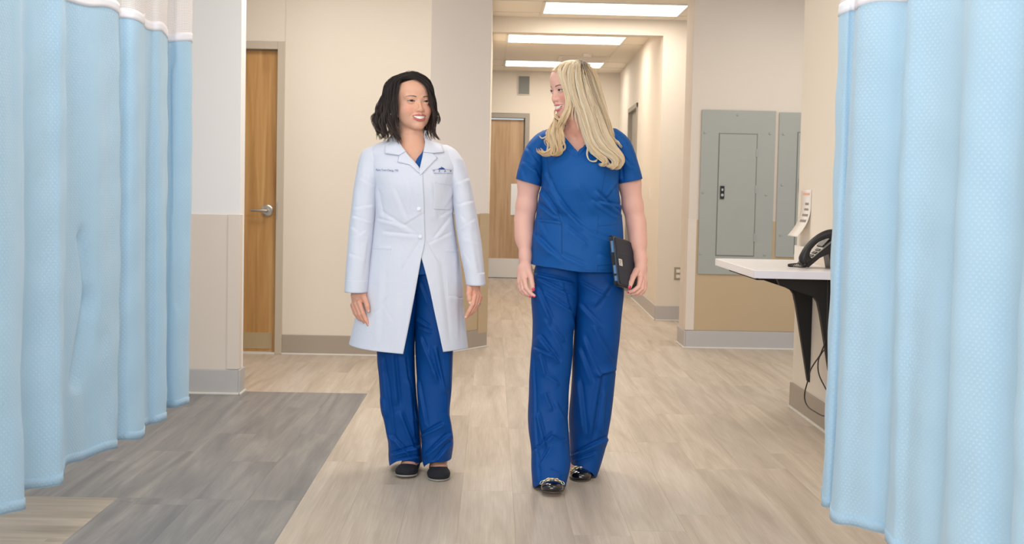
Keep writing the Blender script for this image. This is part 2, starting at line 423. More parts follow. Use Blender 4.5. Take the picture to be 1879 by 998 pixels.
cw('door_frame', DY0-.05, DY0, 0, 2.2, -0.015, 0.14, M['frame_grey'], d2); cw('door_frame', DY1, DY1+.05, 0, 2.2, -0.015, 0.14, M['frame_grey'], d2)
cw('door_frame', DY0-.05, DY1+.05, 2.15, 2.2, -0.016, 0.14, M['frame_grey'], d2)
cw('door_leaf', DY0, DY1, 0.01, 2.15, 0.03, 0.07, M['frame_grey'], d2)
# back wall with the far door
wb = wall_y('wall_back', 0.46, 3.6, YF, 0.14, 0, CEIL, M['wall_cream'])
wall_y('wall_back_over', -3.0, 0.46, YF, 0.14, 2.225, CEIL, M['wall_cream'])
wall_y('wall_back_left', -3.0, -0.62, YF, 0.14, 0, 2.225, M['wall_cream'])
baseboard('baseboard_back', (0.46, YF-0.012, 0.004), (1.68, YF, BH), M['base_tan'], (0.46, YF-0.022, 0), (1.68, YF-0.010, 0.012))
d3 = empty('door_3', (-0.08, YF, 0)); d3['kind'] = 'structure'
FR = W(972, 215, YF)[0]
own(box('door_leaf', (-0.56, YF+0.05, 0.012), (FR-.075, YF+0.095, 2.14), M['door_far'], None, 0.002), d3)
fb = bmesh.new()
add_box(fb, (FR-.06, YF-0.02, 0), (FR, YF+0.14, 2.22), 0.003); add_box(fb, (-0.62, YF-0.02, 0), (-0.56, YF+0.14, 2.22), 0.003)
add_box(fb, (-0.56, YF-0.02, 2.16), (FR-.06, YF+0.14, 2.22), 0.003)
own(obj('door_frame', fb, M['frame_grey']), d3)
own(box('stop', (FR-.075, YF+0.095, 0), (FR-.06, YF+0.12, 2.16), M['frame_grey']), d3)
a, b = W(900, 474, YF), W(958, 510, YF)
own(box('kick_plate', (-0.54, YF+0.045, b[2]), (FR-.095, YF+0.05, a[2]), M['kick'], None, 0.001), d3)
a, b = W(938, 337, YF), W(953, 395, YF)
own(box('push_plate', (a[0], YF+0.042, b[2]), (b[0], YF+0.05, a[2]), M['kick'], None, 0.001), d3)
if FR < 0.46: wall_y('trim_1', FR, 0.46, YF, 0.14, 0, 2.225, M['wall_cream'])
# --- right block wall that carries the electrical panels
YP = 8.77; XP = 1.505
wp = st('wall_right_block', (XP, YP, 0), (3.6, YP+0.32, CEIL), M['wall_cream'])
M['wall_grey_warm'] = mat('wall_grey_warm', (222, 210, 198), 0.75, noise=0.012, nscale=3, bump=0.12, bscale=350)
wp.data.materials.clear(); wp.data.materials.append(M['wall_grey_warm'])
guard_panel(wp, (XP+.06, YP-0.006, BH), (3.0, YP, 0.99), M['wainscot_tan'])
guard_panel(wp, (XP-.004, YP-0.010, BH), (XP+.062, YP-0.006, 0.995), M['wainscot'], 'corner_guard')
guard_panel(wp, (XP-.005, YP-0.010, BH), (XP, YP+.06, 0.995), M['wainscot'], 'corner_guard')
baseboard('baseboard_right_block', (XP, YP-0.014, 0.004), (3.0, YP, BH-.005), M['base_grey'], (XP-.012, YP-0.024, 0), (3.0, YP-0.012, 0.012))
baseboard('baseboard_right_return', (XP-0.012, YP-0.012, 0.004), (XP, YP+.32, BH-.005), M['base_grey'], (XP-0.022, YP-0.02, 0), (XP-0.010, YP+.32, 0.012))
# --- nearer right wall (end edge at x 1460 in the picture)
XS = 1.705; YS = 6.37
wq = st('wall_right', (XS, 1.2, 0), (XS+0.14, YS, CEIL), M['wall_cream'])
baseboard('baseboard_right', (XS-0.012, 1.2, 0.004), (XS, YS, BH), M['base_tan'], (XS-0.022, 1.2, 0), (XS-0.010, YS, 0.012))
st('baseboard_right_end', (XS-0.012, YS, 0.004), (XS+.14, YS+.012, BH), M['base_tan'], 0.003)
# --- ceiling, grid and troffers
ceil = st('ceiling', (-4.2, -3.5, CEIL), (3.6, 16.2, CEIL+0.06), M['ceiling'])
gb = bmesh.new()
L1 = W(1003, 4, 1.0); 
def cpt(px, py): return F(px, py, CEIL)
def troffer(px0, px1, py, label):
    a, b = cpt(px0, py), cpt(px1, py+ (px1-px0)*.028)
    x0, y0 = a[0], (a[1]+b[1])/2; x1 = b[0]; y1 = y0+0.60
    e = empty('ceiling_light', ((x0+x1)/2, (y0+y1)/2, CEIL), label, 'ceiling light', 'recessed corridor ceiling lights')
    own(box('diffuser', (x0, y0, CEIL-0.006), (x1, y1, CEIL-0.002), M['diffuser']), e)
    fbm = bmesh.new(); f = 0.02
    for lo, hi in (((x0-f, y0-f), (x1+f, y0)), ((x0-f, y1), (x1+f, y1+f)), ((x0-f, y0), (x0, y1)), ((x1, y0), (x1+f, y1))):
        add_box(fbm, (*lo, CEIL-0.010), (*hi, CEIL-0.0005), 0.001)
    own(obj('light_frame', fbm, M['grid']), e)
    return x0, x1, y0, y1
t1 = troffer(1003, 1262, 2, 'large bright ceiling light panel nearest, before the white beam')
t2 = troffer(934, 1148, 61.5, 'bright ceiling light panel just beyond the white beam')
t3 = troffer(929, 1108, 109.5, 'farthest bright ceiling light panel, above the blonde woman')
for k, t in enumerate((t1, t2, t3)):
    area('ceiling_light_corridor', ((t[0]+t[1])/2, (t[2]+t[3])/2, CEIL-.02), ((t[0]+t[1])/2, (t[2]+t[3])/2, 0), 1.2, 0.58, (12.5, 10.5, 8.5)[k], WARM)
gx = [t1[0]-0.66, t1[0]-0.02, t1[1]+0.02]
for x in (t2[0]-.02, t2[1]+.02):
    add_box(gb, (x-.012, YB+.14, CEIL-.005), (x+.012, YF, CEIL-.0005))
for x in (t1[0]-.02, t1[1]+.02, t1[0]-1.25):
    add_box(gb, (x-.012, 5.0, CEIL-.005), (x+.012, YB, CEIL-.0005))
y = t1[2]-1.24
for yy in (t1[2]-1.25, t1[2]-.02, t1[3]+.02, t2[2]-.02, t2[3]+.02, t3[2]-.02, t3[3]+.02):
    add_box(gb, (-4.0 if yy < YB else -.03, yy-.012, CEIL-.005), (3.5 if yy < YB else flare(yy)-.002, yy+.012, CEIL-.0005))
g = own(obj('ceiling_grid', gb, M['grid']), ceil)
# air grille and sprinkler beyond the second light
q = cpt(1070, 108)
e = empty('ceiling_vent', (q[0], q[1], CEIL), 'pale square air vent in the corridor ceiling above the blonde woman', 'vent')
vb = bmesh.new(); add_box(vb, (q[0]-.3, q[1]-.3, CEIL-.012), (q[0]+.3, q[1]+.3, CEIL-.0005), .003); own(obj('vent_frame', vb, M['grid']), e)
for k in range(7):
    own(box('slat', (q[0]-.26, q[1]-.26+k*.08, CEIL-.018), (q[0]+.26, q[1]-.22+k*.08, CEIL-.012), M['wall_grey']), e)
q = cpt(1078, 99); sb = bmesh.new(); add_cyl(sb, (q[0], q[1], CEIL), (q[0], q[1], CEIL-.03), .06, .045, 24)
tag(obj('smoke_detector', sb, M['white_pl']), 'small round white smoke detector on the corridor ceiling', 'detector')
# speaker on back wall
a, b = W(952, 140, YF), W(971, 173, YF)
e = empty('wall_speaker', ((a[0]+b[0])/2, YF, b[2]), 'grey rectangular speaker high on the far wall above the far door', 'speaker')
own(box('housing', (a[0]-.012, YF-.02, b[2]-.012), (b[0]+.012, YF, a[2]+.012), M['wall_cream'], None, .002), e)
own(box('grille', (a[0], YF-.03, b[2]), (b[0], YF-.02, a[2]), M['speaker'], None, .002), e)
# --- electrical panels
def epanel(name, label, px, door, latch, bolts, x1=None):
    a, b = W(px[0], px[1], YP), W(px[2], px[3], YP)
    X0, X1, Z0, Z1 = a[0], (x1 or b[0]), b[2], a[2]
    e = empty(name, ((X0+X1)/2, YP, Z0), label, 'electrical panel')
    own(box('cover_plate', (X0, YP-.016, Z0), (X1, YP-.0062, Z1), M['panel'], None, .002), e)
    a, b = W(door[0], door[1], YP), W(door[2], door[3], YP); dx1 = b[0] if x1 is None else x1-.05
    own(box('door_gap', (a[0]-.008, YP-.0165, b[2]-.008), (dx1+.008, YP-.0155, a[2]+.008), M['speaker'], None), e)
    dd = own(box('panel_door', (a[0], YP-.021, b[2]), (dx1, YP-.0165, a[2]), M['panel'], None, .0015), e)
    for zz in (.15, .55, .85):
        h = box('hinge', (dx1-.002, YP-.026, b[2]+(a[2]-b[2])*zz-.03), (dx1+.008, YP-.018, b[2]+(a[2]-b[2])*zz+.03), M['panel'], None, .001); own(h, e)
    c = W(latch[0], latch[1], YP)
    la = own(box('latch', (c[0]-.016, YP-.030, c[2]-.05), (c[0]+.016, YP-.021, c[2]+.05), M['black'], None, .003), e)
    lb = bmesh.new(); add_cyl(lb, (c[0], YP-.034, c[2]-.02), (c[0], YP-.028, c[2]-.02), .011, .011, 16)
    kb = box('button', (c[0]-.007, YP-.033, c[2]+.012), (c[0]+.007, YP-.029, c[2]+.030), M['steel']); kb.parent = la
    k = obj('lock', lb, M['steel']); k.parent = la
    for bx, by in bolts:
        c = W(bx, by, YP); s = bmesh.new(); add_cyl(s, (c[0], YP-.014, c[2]), (c[0], YP-.022, c[2]), .011, .008, 14); own(obj('screw', s, M['panel'], smooth=False), e)
epanel('electrical_panel', 'tall grey electrical panel with full closed door, left of the two', (1288, 201, 1414, 505), (1320, 246, 1381, 469), (1324, 353),
       [(1293, 243), (1353, 211), (1412, 245), (1289, 353), (1405, 357), (1285, 465), (1402, 467)])
epanel('electrical_panel', 'grey electrical panel half hidden behind the right wall edge', (1430, 206, 1560, 474), (1464, 244, 1530, 466), (1468, 340),
       [(1437, 246), (1434, 339), (1431, 431)], x1=W(1430, 206, YP)[0]+.54)
# outlet and light switch
c = W(1244, 502, YB); e = empty('outlet', (c[0], YB, c[2]-.06), 'double wall outlet on the cream wall left of the panels', 'outlet')
own(box('plate', (c[0]-.036, YB-.006, c[2]-.06), (c[0]+.036, YB, c[2]+.06), M['outlet'], None, .002), e)
for dz in (-.025, .025): own(box('socket', (c[0]-.018, YB-.009, c[2]+dz-.016), (c[0]+.018, YB-.005, c[2]+dz+.016), M['white_pl'], None, .004), e)
sx = flare(11.4); e = empty('light_switch', (sx, 11.4, 1.1), 'small pale light switch on the right corridor wall', 'switch')
own(box('plate', (sx-.006, 11.36, 1.12), (sx+.001, 11.44, 1.24), M['white_pl'], None, .002), e); own(box('rocker', (sx-.010, 11.385, 1.15), (sx-.005, 11.415, 1.21), M['white_pl'], None, .001), e)
# ================================================================== curtains
def curtain_mat(name, mesh=False):
    t = NT(name)
    uv = t.n('ShaderNodeUVMap'); sp = t.n('ShaderNodeSeparateXYZ'); t.l(uv.outputs[0], sp.inputs[0])
    def sinw(out, period, phase=0.0):
        m = t.n('ShaderNodeMath', operation='MULTIPLY_ADD'); m.inputs[1].default_value = 2*math.pi/period; m.inputs[2].default_value = phase; t.l(out, m.inputs[0])
        s = t.n('ShaderNodeMath', operation='SINE'); t.l(m.outputs[0], s.inputs[0]); return s.outputs[0]
    def mul(a, b):
        m = t.n('ShaderNodeMath', operation='MULTIPLY')
        for i, v in enumerate((a, b)):
            if hasattr(v, 'links'): t.l(v, m.inputs[i])
            else: m.inputs[i].default_value = v
        return m.outputs[0]
    if not mesh:
        dots = mul(sinw(sp.outputs[0], .0145), sinw(sp.outputs[1], .0175))
        band = sinw(sp.outputs[0], .17, 0.8)
        mr = t.n('ShaderNodeMapRange'); t.l(band, mr.inputs[0]); mr.inputs[1].default_value = -1; mr.inputs[3].default_value = .45; mr.inputs[4].default_value = 1.0
        h = mul(dots, mr.outputs[0])
        nz = t.n('ShaderNodeTexNoise'); nz.inputs['Scale'].default_value = 7; nz.inputs['Detail'].default_value = 2; t.l(t.tex(), nz.inputs['Vector'])
        c = t.mixc(nz.outputs[0], s2l((179, 214, 238)), s2l((191, 223, 244)))
        mr2 = t.n('ShaderNodeMapRange'); t.l(h, mr2.inputs[0]); mr2.inputs[1].default_value = .15; mr2.inputs[2].default_value = .8; mr2.inputs[3].default_value = 0; mr2.inputs[4].default_value = .30
        c = t.mixc(mr2.outputs[0], c, s2l((226, 240, 252)))
        t.l(c, t.b.inputs['Base Color'])
        t.bump(mr2.outputs[0], 0.7, 0.003)
        t.b.inputs['Roughness'].default_value = 0.78; t.b.inputs['Sheen Weight'].default_value = 0.25
        # cloth lets a little light through
        tr = t.n('ShaderNodeBsdfTranslucent'); t.l(c, tr.inputs[0]); mx = t.n('ShaderNodeMixShader'); mx.inputs[0].default_value = 0.18
        out = t.t.nodes['Material Output']; t.l(t.b.outputs[0], mx.inputs[1]); t.l(tr.outputs[0], mx.inputs[2]); t.l(mx.outputs[0], out.inputs[0])
    else:
        h = mul(sinw(sp.outputs[0], .009), sinw(sp.outputs[1], .012))
        gt = t.n('ShaderNodeMath', operation='GREATER_THAN'); gt.inputs[1].default_value = 0.22
        ab = t.n('ShaderNodeMath', operation='ABSOLUTE'); t.l(h, ab.inputs[0]); t.l(ab.outputs[0], gt.inputs[0])
        t.b.inputs['Base Color'].default_value = (*s2l((240, 232, 230)), 1); t.b.inputs['Roughness'].default_value = .7
        inv = t.n('ShaderNodeMath', operation='MULTIPLY_ADD'); t.l(gt.outputs[0], inv.inputs[0]); inv.inputs[1].default_value = -.42; inv.inputs[2].default_value = 1.0
        t.l(inv.outputs[0], t.b.inputs['Alpha'])
    return t.m
M['curtain'] = curtain_mat('curtain_fabric'); M['curtain_net'] = curtain_mat('curtain_net', True)
M['curtain_band'] = mat('curtain_band', (244, 242, 248), .7)
def curtain(name, label, hem_px, zh, zm, seed, phase, top_adj, sculpt=None):
    pl = F([p[0] for p in hem_px], [p[1] for p in hem_px], zh)[:, :2]
    # densify with rounded turns
    n = 900; P = catmull(pl, n)
    seg = np.linalg.norm(np.diff(P, axis=0), axis=1); s = np.concatenate([[0], np.cumsum(seg)])
    n2 = int(s[-1]/0.006); ss = np.linspace(0, s[-1], n2); P = np.stack([np.interp(ss, s, P[:, k]) for k in (0, 1)], 1)
    k = np.hanning(7); k /= k.sum(); Q = np.stack([np.convolve(np.pad(P[:, j], 3, 'edge'), k, 'valid') for j in (0, 1)], 1)
    P = Q; T = np.gradient(P, axis=0); T /= np.linalg.norm(T, axis=1)[:, None]; N = np.stack([T[:, 1], -T[:, 0]], 1)
    r = np.random.default_rng(seed)
    mean = np.stack([np.convolve(np.pad(P[:, j], 60, 'edge'), np.ones(121)/121, 'valid') for j in (0, 1)], 1)
    def sheet(z0, z1, nz, nm, m, off=0.0, thick=0.0):
        zs = np.linspace(z0, z1, nz); V = []; UV = []
        for z in zs:
            f = (z-zh)/(2.7-zh)
            A = 1.0-0.12*max(0, f-.3)
            q = mean+(P-mean)*A
            d = 0.006*np.sin(ss*23+phase+2.2*z)*(.3+.7*(1-f))+0.004*np.sin(ss*41+1.7*phase-3.1*z+np.sin(ss*3))
            d = d+0.005*np.sin(ss*9+z*1.3)*(1-f)+0.0022*np.sin(z*26+ss*17)*np.sin(ss*5+phase)
            q = q+N*(d+off)[:, None]
            q = q + top_adj(f)
            zz = np.full(n2, z)+ (0.005*np.sin(ss*31+phase)+.004*np.sin(ss*13) if z in (z0, z1) or nm != 'fabric_panel' else 0)
            V.append(np.column_stack([q, zz])); UV.append(np.column_stack([ss, np.full(n2, z)]))
        V = np.array(V).reshape(-1, 3); UV = np.array(UV).reshape(-1, 2)
        if sculpt is not None and nm == 'fabric_panel': V = sculpt(V)
        i, j = np.meshgrid(np.arange(nz-1), np.arange(n2-1), indexing='ij')
        a = i*n2+j; Fc = np.stack([a, a+1, a+n2+1, a+n2], -1).reshape(-1, 4)
        o = np_mesh(nm, V, Fc, m)
        ul = o.data.uv_layers.new(name='UVMap'); ul.data.foreach_set('uv', UV[Fc.ravel()].astype(np.float32).ravel())
        if thick:
            md = o.modifiers.new('thickness', 'SOLIDIFY'); md.thickness = thick; md.offset = 0
        return o
    e = empty(name, (float(P[:, 0].mean()), float(P[:, 1].mean()), zh), label, 'curtain', 'pleated blue privacy curtains')
    own(sheet(zh, zm, 64, 'fabric_panel', M['curtain'], 0), e)
    own(sheet(zh+.002, zh+.032, 3, 'hem', M['curtain'], 0.0, .006), e)
    own(sheet(zm-.012, zm+.022, 4, 'header_band', M['curtain_band'], 0, .005), e)
    own(sheet(zm+.020, 2.72, 30, 'net_panel', M['curtain_net'], 0), e)
    tr = np.array([mean[0], mean[len(mean)//2], mean[-1]])
    own(tube('track', [(p[0]+top_adj(1)[0], p[1]+top_adj(1)[1], 2.735) for p in mean[::60]], .014, M['grid']), e)
    own(box('track_hanger', (tr[1][0]-.01+top_adj(1)[0], tr[1][1]-.01, 2.735), (tr[1][0]+.01+top_adj(1)[0], tr[1][1]+.01, CEIL), M['grid']), e)
hemL = [(349, 742), (345, 746), (322, 749), (303, 748), (299, 757), (299, 771), (288, 777), (273, 778), (263, 783), (260, 793), (259, 802), (240, 808), (217, 809), (213, 814), (213, 823), (185, 834), (150, 843), (120, 853), (115, 866), (115, 887),
        (90, 893), (60, 900), (40, 907), (36, 920), (36, 932), (15, 942), (-20, 955), (-60, 985), (-70, 1010), (-130, 1040), (-190, 1075), (-200, 1120), (-300, 1180)]
hemR = [(1518, 915), (1510, 914), (1510, 927), (1520, 934), (1531, 933), (1531, 945), (1534, 958), (1560, 966), (1595, 974), (1624, 979), (1627, 995), (1630, 1012), (1660, 1020), (1700, 1036), (1724, 1046), (1730, 1060), (1732, 1082),
        (1780, 1100), (1830, 1112), (1850, 1135), (1856, 1165), (1920, 1195), (1990, 1230), (2010, 1290), (2150, 1350)]
def crease(V):
    x, y = proj(V)
    for (x0, y0, x1, y1, wd, am) in ((152, 430, 168, 560, 8, .022), (168, 540, 140, 700, 10, .030), (60, 560, 30, 760, 22, .006), (190, 620, 200, 780, 10, .008), (700, 0, 700, 1, 1, 0), (322, 130, 328, 560, 6, .014), (318, 400, 312, 700, 6, .006)):
        dx, dy = x1-x0, y1-y0; L2 = dx*dx+dy*dy
        t = np.clip(((x-x0)*dx+(y-y0)*dy)/L2, 0, 1); d = np.hypot(x-x0-t*dx, y-y0-t*dy)
        wgt = np.exp(-(d/wd)**2); V[:, 0] -= am*wgt
    return V
curtain('curtain', 'light blue waffle weave curtain hanging along the left side of the walkway', hemL, 0.25, 1.775, 1, 0.3, lambda f: np.array([0.0, 0.0]), crease)
curtain('curtain', 'light blue waffle weave curtain hanging nearest on the right, hiding the desk end', hemR, 0.25, 1.735, 2, 1.9, lambda f: np.array([0.012*f, 0.0]))
# ================================================================== wall desk and what stands on it
TZ = 0.83
def FT(px, py): return F(px, py, TZ)
A = FT(1383, 496); B = FT(1312, 473.5)
tx0 = (A[0]+B[0])/2; ty0 = A[1]; ty1 = min(B[1], YS-.01)
desk = empty('wall_desk', (1.4, 5.9, TZ-.05), 'white topped wall desk on black metal brackets, beside the right curtain', 'desk')
bm = bmesh.new(); add_box(bm, (tx0, ty0, TZ-.038), (XS-.001, ty1, TZ))
ve = [e_ for e_ in bm.edges if abs(e_.verts[0].co.z-e_.verts[1].co.z) > .02 and e_.verts[0].co.x < tx0+.01]
bmesh.ops.bevel(bm, geom=ve, offset=.02, segments=5, affect='EDGES'); bmesh.ops.bevel(bm, geom=[e_ for e_ in bm.edges if e_.is_manifold and abs(e_.verts[0].co.z-e_.verts[1].co.z) < .001 and e_.calc_face_angle(0) > 1], offset=.0015, segments=1, affect='EDGES')
own(obj('desk_top', bm, M['laminate']), desk)
bm = bmesh.new(); add_box(bm, (tx0-.0015, ty0-.0015, TZ-.0365), (XS-.001, ty0+.004, TZ-.0015)); own(obj('edge_band', bm, M['laminate_edge']), desk)
prof = [(1392, 511), (1444.5, 528), (1452, 532), (1457.5, 540), (1461, 560), (1482.6, 700), (1487, 702), (1491, 511)]
for Yb in (6.02, 5.57):
    base = W([p[0] for p in prof], [p[1] for p in prof], 6.02)
    pts = [(p[0], Yb, min(p[2], TZ-.038)) for p in base]
    pts.insert(0, (pts[0][0]-.02, Yb, TZ-.038)); pts[-1] = (XS-.001, Yb, TZ-.038); pts[-2] = (XS-.001, Yb, pts[-2][2])
    bm = bmesh.new(); add_prism(bm, pts, (0, .035, 0)); bmesh.ops.bevel(bm, geom=bm.edges[:], offset=.002, segments=1, affect='EDGES')
    own(obj('bracket', bm, M['black_metal']), desk)
own(box('rail', (tx0+.06, 5.60, TZ-.062), (tx0+.10, 6.25, TZ-.038), M['black_metal'], None, .002), desk)
# phone: its face slopes up towards the wall, seen from its side
c0 = F(1479, 493, TZ); PYc = c0[1]+.08
ph = empty('desk_phone', (c0[0]+.1, PYc, TZ), 'black corded desk phone standing on the white wall desk', 'phone')
sl = math.radians(41); ux = np.array([math.cos(sl), 0, math.sin(sl)]); un = np.array([-math.sin(sl), 0, math.cos(sl)])
o0 = np.array([c0[0]+.012, 0, TZ+.004])
def ph_pt(s, n, y): p = o0+ux*s+un*n; return (p[0], y, p[2])
bm = bmesh.new(); add_prism(bm, [ph_pt(0, 0, PYc-.075), ph_pt(.0, .022, PYc-.075), ph_pt(.215, .022, PYc-.075), ph_pt(.215, -.0, PYc-.075)], (0, .16, 0)); bmesh.ops.bevel(bm, geom=bm.edges[:], offset=.003, segments=2, affect='EDGES')
own(obj('phone_body', bm, M['black']), ph)
M['phone_face'] = mat('phone_face', (150, 146, 140), .35, .3)
bm = bmesh.new(); add_prism(bm, [ph_pt(.012, .022, PYc-.07), ph_pt(.012, .026, PYc-.07), ph_pt(.2, .026, PYc-.07), ph_pt(.2, .022, PYc-.07)], (0, .15, 0)); fp = own(obj('face_plate', bm, M['phone_face']), ph)
for i in range(4):
    for j in range(3):
        bm = bmesh.new(); y0 = PYc-.055+j*.024; s0 = .03+i*.022
        add_prism(bm, [ph_pt(s0, .026, y0), ph_pt(s0, .030, y0), ph_pt(s0+.014, .030, y0), ph_pt(s0+.014, .026, y0)], (0, .017, 0)); k = obj('key', bm, M['black']); k.parent = fp
bm = bmesh.new(); add_prism(bm, [ph_pt(.125, .026, PYc-.05), ph_pt(.125, .034, PYc-.05), ph_pt(.19, .040, PYc-.05), ph_pt(.19, .026, PYc-.05)], (0, .1, 0)); own(obj('display', bm, M['black']), ph)
bm = bmesh.new(); q1 = ph_pt(.06, 0, 0); q2 = ph_pt(.2, 0, 0)
add_prism(bm, [(q1[0], PYc-.05, q1[2]), (q2[0], PYc-.05, q2[2]), (q2[0]-.005, PYc-.05, TZ), (q2[0]-.03, PYc-.05, TZ), (q2[0]-.045, PYc-.05, q1[2]+.03)], (0, .1, 0)); own(obj('phone_stand', bm, M['black']), ph)
hp_ = [ph_pt(.0, .030, PYc-.078), ph_pt(.012, .052, PYc-.080), ph_pt(.06, .078, PYc-.082), ph_pt(.12, .084, PYc-.082), ph_pt(.175, .070, PYc-.082), ph_pt(.205, .045, PYc-.08)]
own(tube('handset', hp_, [.018, .025, .018, .0175, .021, .026], M['black'], None, 14, 40), ph)
for s_ in (.02, .19):
    bm = bmesh.new(); add_cyl(bm, ph_pt(s_, .026, PYc-.08), ph_pt(s_, .058, PYc-.08), .022, .020, 20); own(obj('handset_cup', bm, M['black']), ph)
th = np.linspace(0, 2*np.pi*34, 700); tt = np.linspace(0, 1, 700)
cpth = catmull([(c0[0]+.0, PYc-.08, TZ+.012), (c0[0]-.03, PYc-.10, TZ+.012), (c0[0]-.075, PYc-.09, TZ+.013), (c0[0]-.08, PYc-.05, TZ+.014), (c0[0]-.04, PYc-.03, TZ+.018), (c0[0]-.0, PYc-.03, TZ+.02)], 700)
cpth = cpth+np.stack([np.zeros(700), np.cos(th)*.0045, np.sin(th)*.005], 1); cpth[:, 2] = np.maximum(cpth[:, 2], TZ+.003)
own(tube('coiled_cord', cpth, .0020, M['black'], None, 6), ph)
# white box and curling paper strip on the wall
a, b = W(1465, 446, 6.22), W(1481, 478, 6.22)
tag(box('paper_box', (a[0], 6.12, TZ), (XS-.016, 6.30, TZ+.085), M['white_pl'], None, .002), 'small white box on the far end of the desk against the wall', 'box')
p = empty('paper_strip', (XS, 6.2, 1.0), 'curled white paper strip with orange print taped to the wall above the desk', 'paper')
t0, t1_ = WXp(1470, 348, XS-.002), WXp(1489, 350, XS-.002); b0 = WXp(1463, 434, XS-.06)
Ya, Yb_ = t0[1]-.01, t1_[1]; zt, zb = t0[2], b0[2]
V = []; n = 24
def strip_pt(v, u): return (XS-.003-.07*max(0, (v-.35)/.65)**2.2, Yb_+(Ya-Yb_)*u, zt+(zb-zt)*v)
for i in range(n):
    for u in (0, 1): V.append(strip_pt(i/(n-1), u))
Fc = [(2*i, 2*i+1, 2*i+3, 2*i+2) for i in range(n-1)]
o = np_mesh('sheet', V, Fc, M['paper']); md = o.modifiers.new('thickness', 'SOLIDIFY'); md.thickness = .0006; own(o, p)
for k, (v, h_, m_, ua, ub) in enumerate(((.07, .02, 'ink_orange', .15, .8), (.28, .022, 'ink', .2, .55), (.40, .02, 'ink', .2, .62), (.52, .022, 'ink', .15, .72), (.64, .024, 'ink', .15, .75))):
    q = []
    for i in range(6):
        vv = v+h_*2.2*i/5
        for u in (ua, ub): s_ = strip_pt(vv, u); q.append((s_[0]-.0012, s_[1], s_[2]))
    own(np_mesh('print', q, [(2*i, 2*i+1, 2*i+3, 2*i+2) for i in range(5)], M[m_]), p)
# loose cables under the desk
Xc = XS-.05
cA = [(1517, 560), (1518, 600), (1516, 622), (1509.5, 640), (1504, 652.6), (1494, 667), (1486, 682), (1482, 699.6), (1477, 719), (1477, 734), (1483, 746.5), (1496, 755.5), (1510, 762.7), (1521, 760), (1535, 745)]
cB = [(1510, 560), (1513, 600), (1521, 630), (1514, 640), (1507, 649), (1502, 660), (1501, 676), (1504, 690.5), (1512, 707), (1522, 726), (1530, 745)]
for c_, lab, Xc in ((cA, 'black cable hanging in a low loop below the wall desk', XS-.075), (cB, 'shorter black cable hanging close to the curtain below the desk', XS-.03)):
    pts = WXp([q[0] for q in c_], [q[1] for q in c_], Xc); pts[0][2] = TZ-.04
    tag(tube('cable', pts, .0035, M['black'], None, 8, 70), lab, 'cable')
# ================================================================== figure tools
def smin(a, b, k):
    h = np.maximum(k-np.abs(a-b), 0)/k
    return np.minimum(a, b)-h*h*k*0.25
def smax(a, b, k): return -smin(-a, -b, k)
def ell(P, c, r):
    r = np.asarray(r, float); q = P-np.asarray(c, float)
    k0 = np.linalg.norm(q/r, axis=-1); k1 = np.linalg.norm(q/(r*r), axis=-1)+1e-9
    return k0*(k0-1)/k1
def sph(P, c, r): return np.linalg.norm(P-np.asarray(c, float), axis=-1)-r
def cone(P, a, b, ra, rb):
    a = np.asarray(a, float); b = np.asarray(b, float); d = b-a
    t = np.clip(((P-a)@d)/(d@d), 0, 1)
    return np.linalg.norm(P-a-t[..., None]*d, axis=-1)-(ra+t*(rb-ra))
def chain(P, pts, rad, k=0.002):
    d = None
    for i in range(len(pts)-1):
        e = cone(P, pts[i], pts[i+1], rad[i], rad[i+1]); d = e if d is None else smin(d, e, k)
    return d
def mono(x, y):
    """monotone cubic interpolant; x ascending"""
    x = np.asarray(x, float); y = np.asarray(y, float); h = np.diff(x); dl = np.diff(y)/h; m = np.zeros_like(y)
    m[0], m[-1] = dl[0], dl[-1]
    for i in range(1, len(x)-1):
        if dl[i-1]*dl[i] > 0: w1 = 2*h[i]+h[i-1]; w2 = h[i]+2*h[i-1]; m[i] = (w1+w2)/(w1/dl[i-1]+w2/dl[i])
    def f(t):
        t = np.clip(t, x[0], x[-1]); i = np.clip(np.searchsorted(x, t)-1, 0, len(x)-2); s = (t-x[i])/h[i]
        return (2*s**3-3*s**2+1)*y[i]+(s**3-2*s**2+s)*h[i]*m[i]+(-2*s**3+3*s**2)*y[i+1]+(s**3-s**2)*h[i]*m[i+1]
    return f
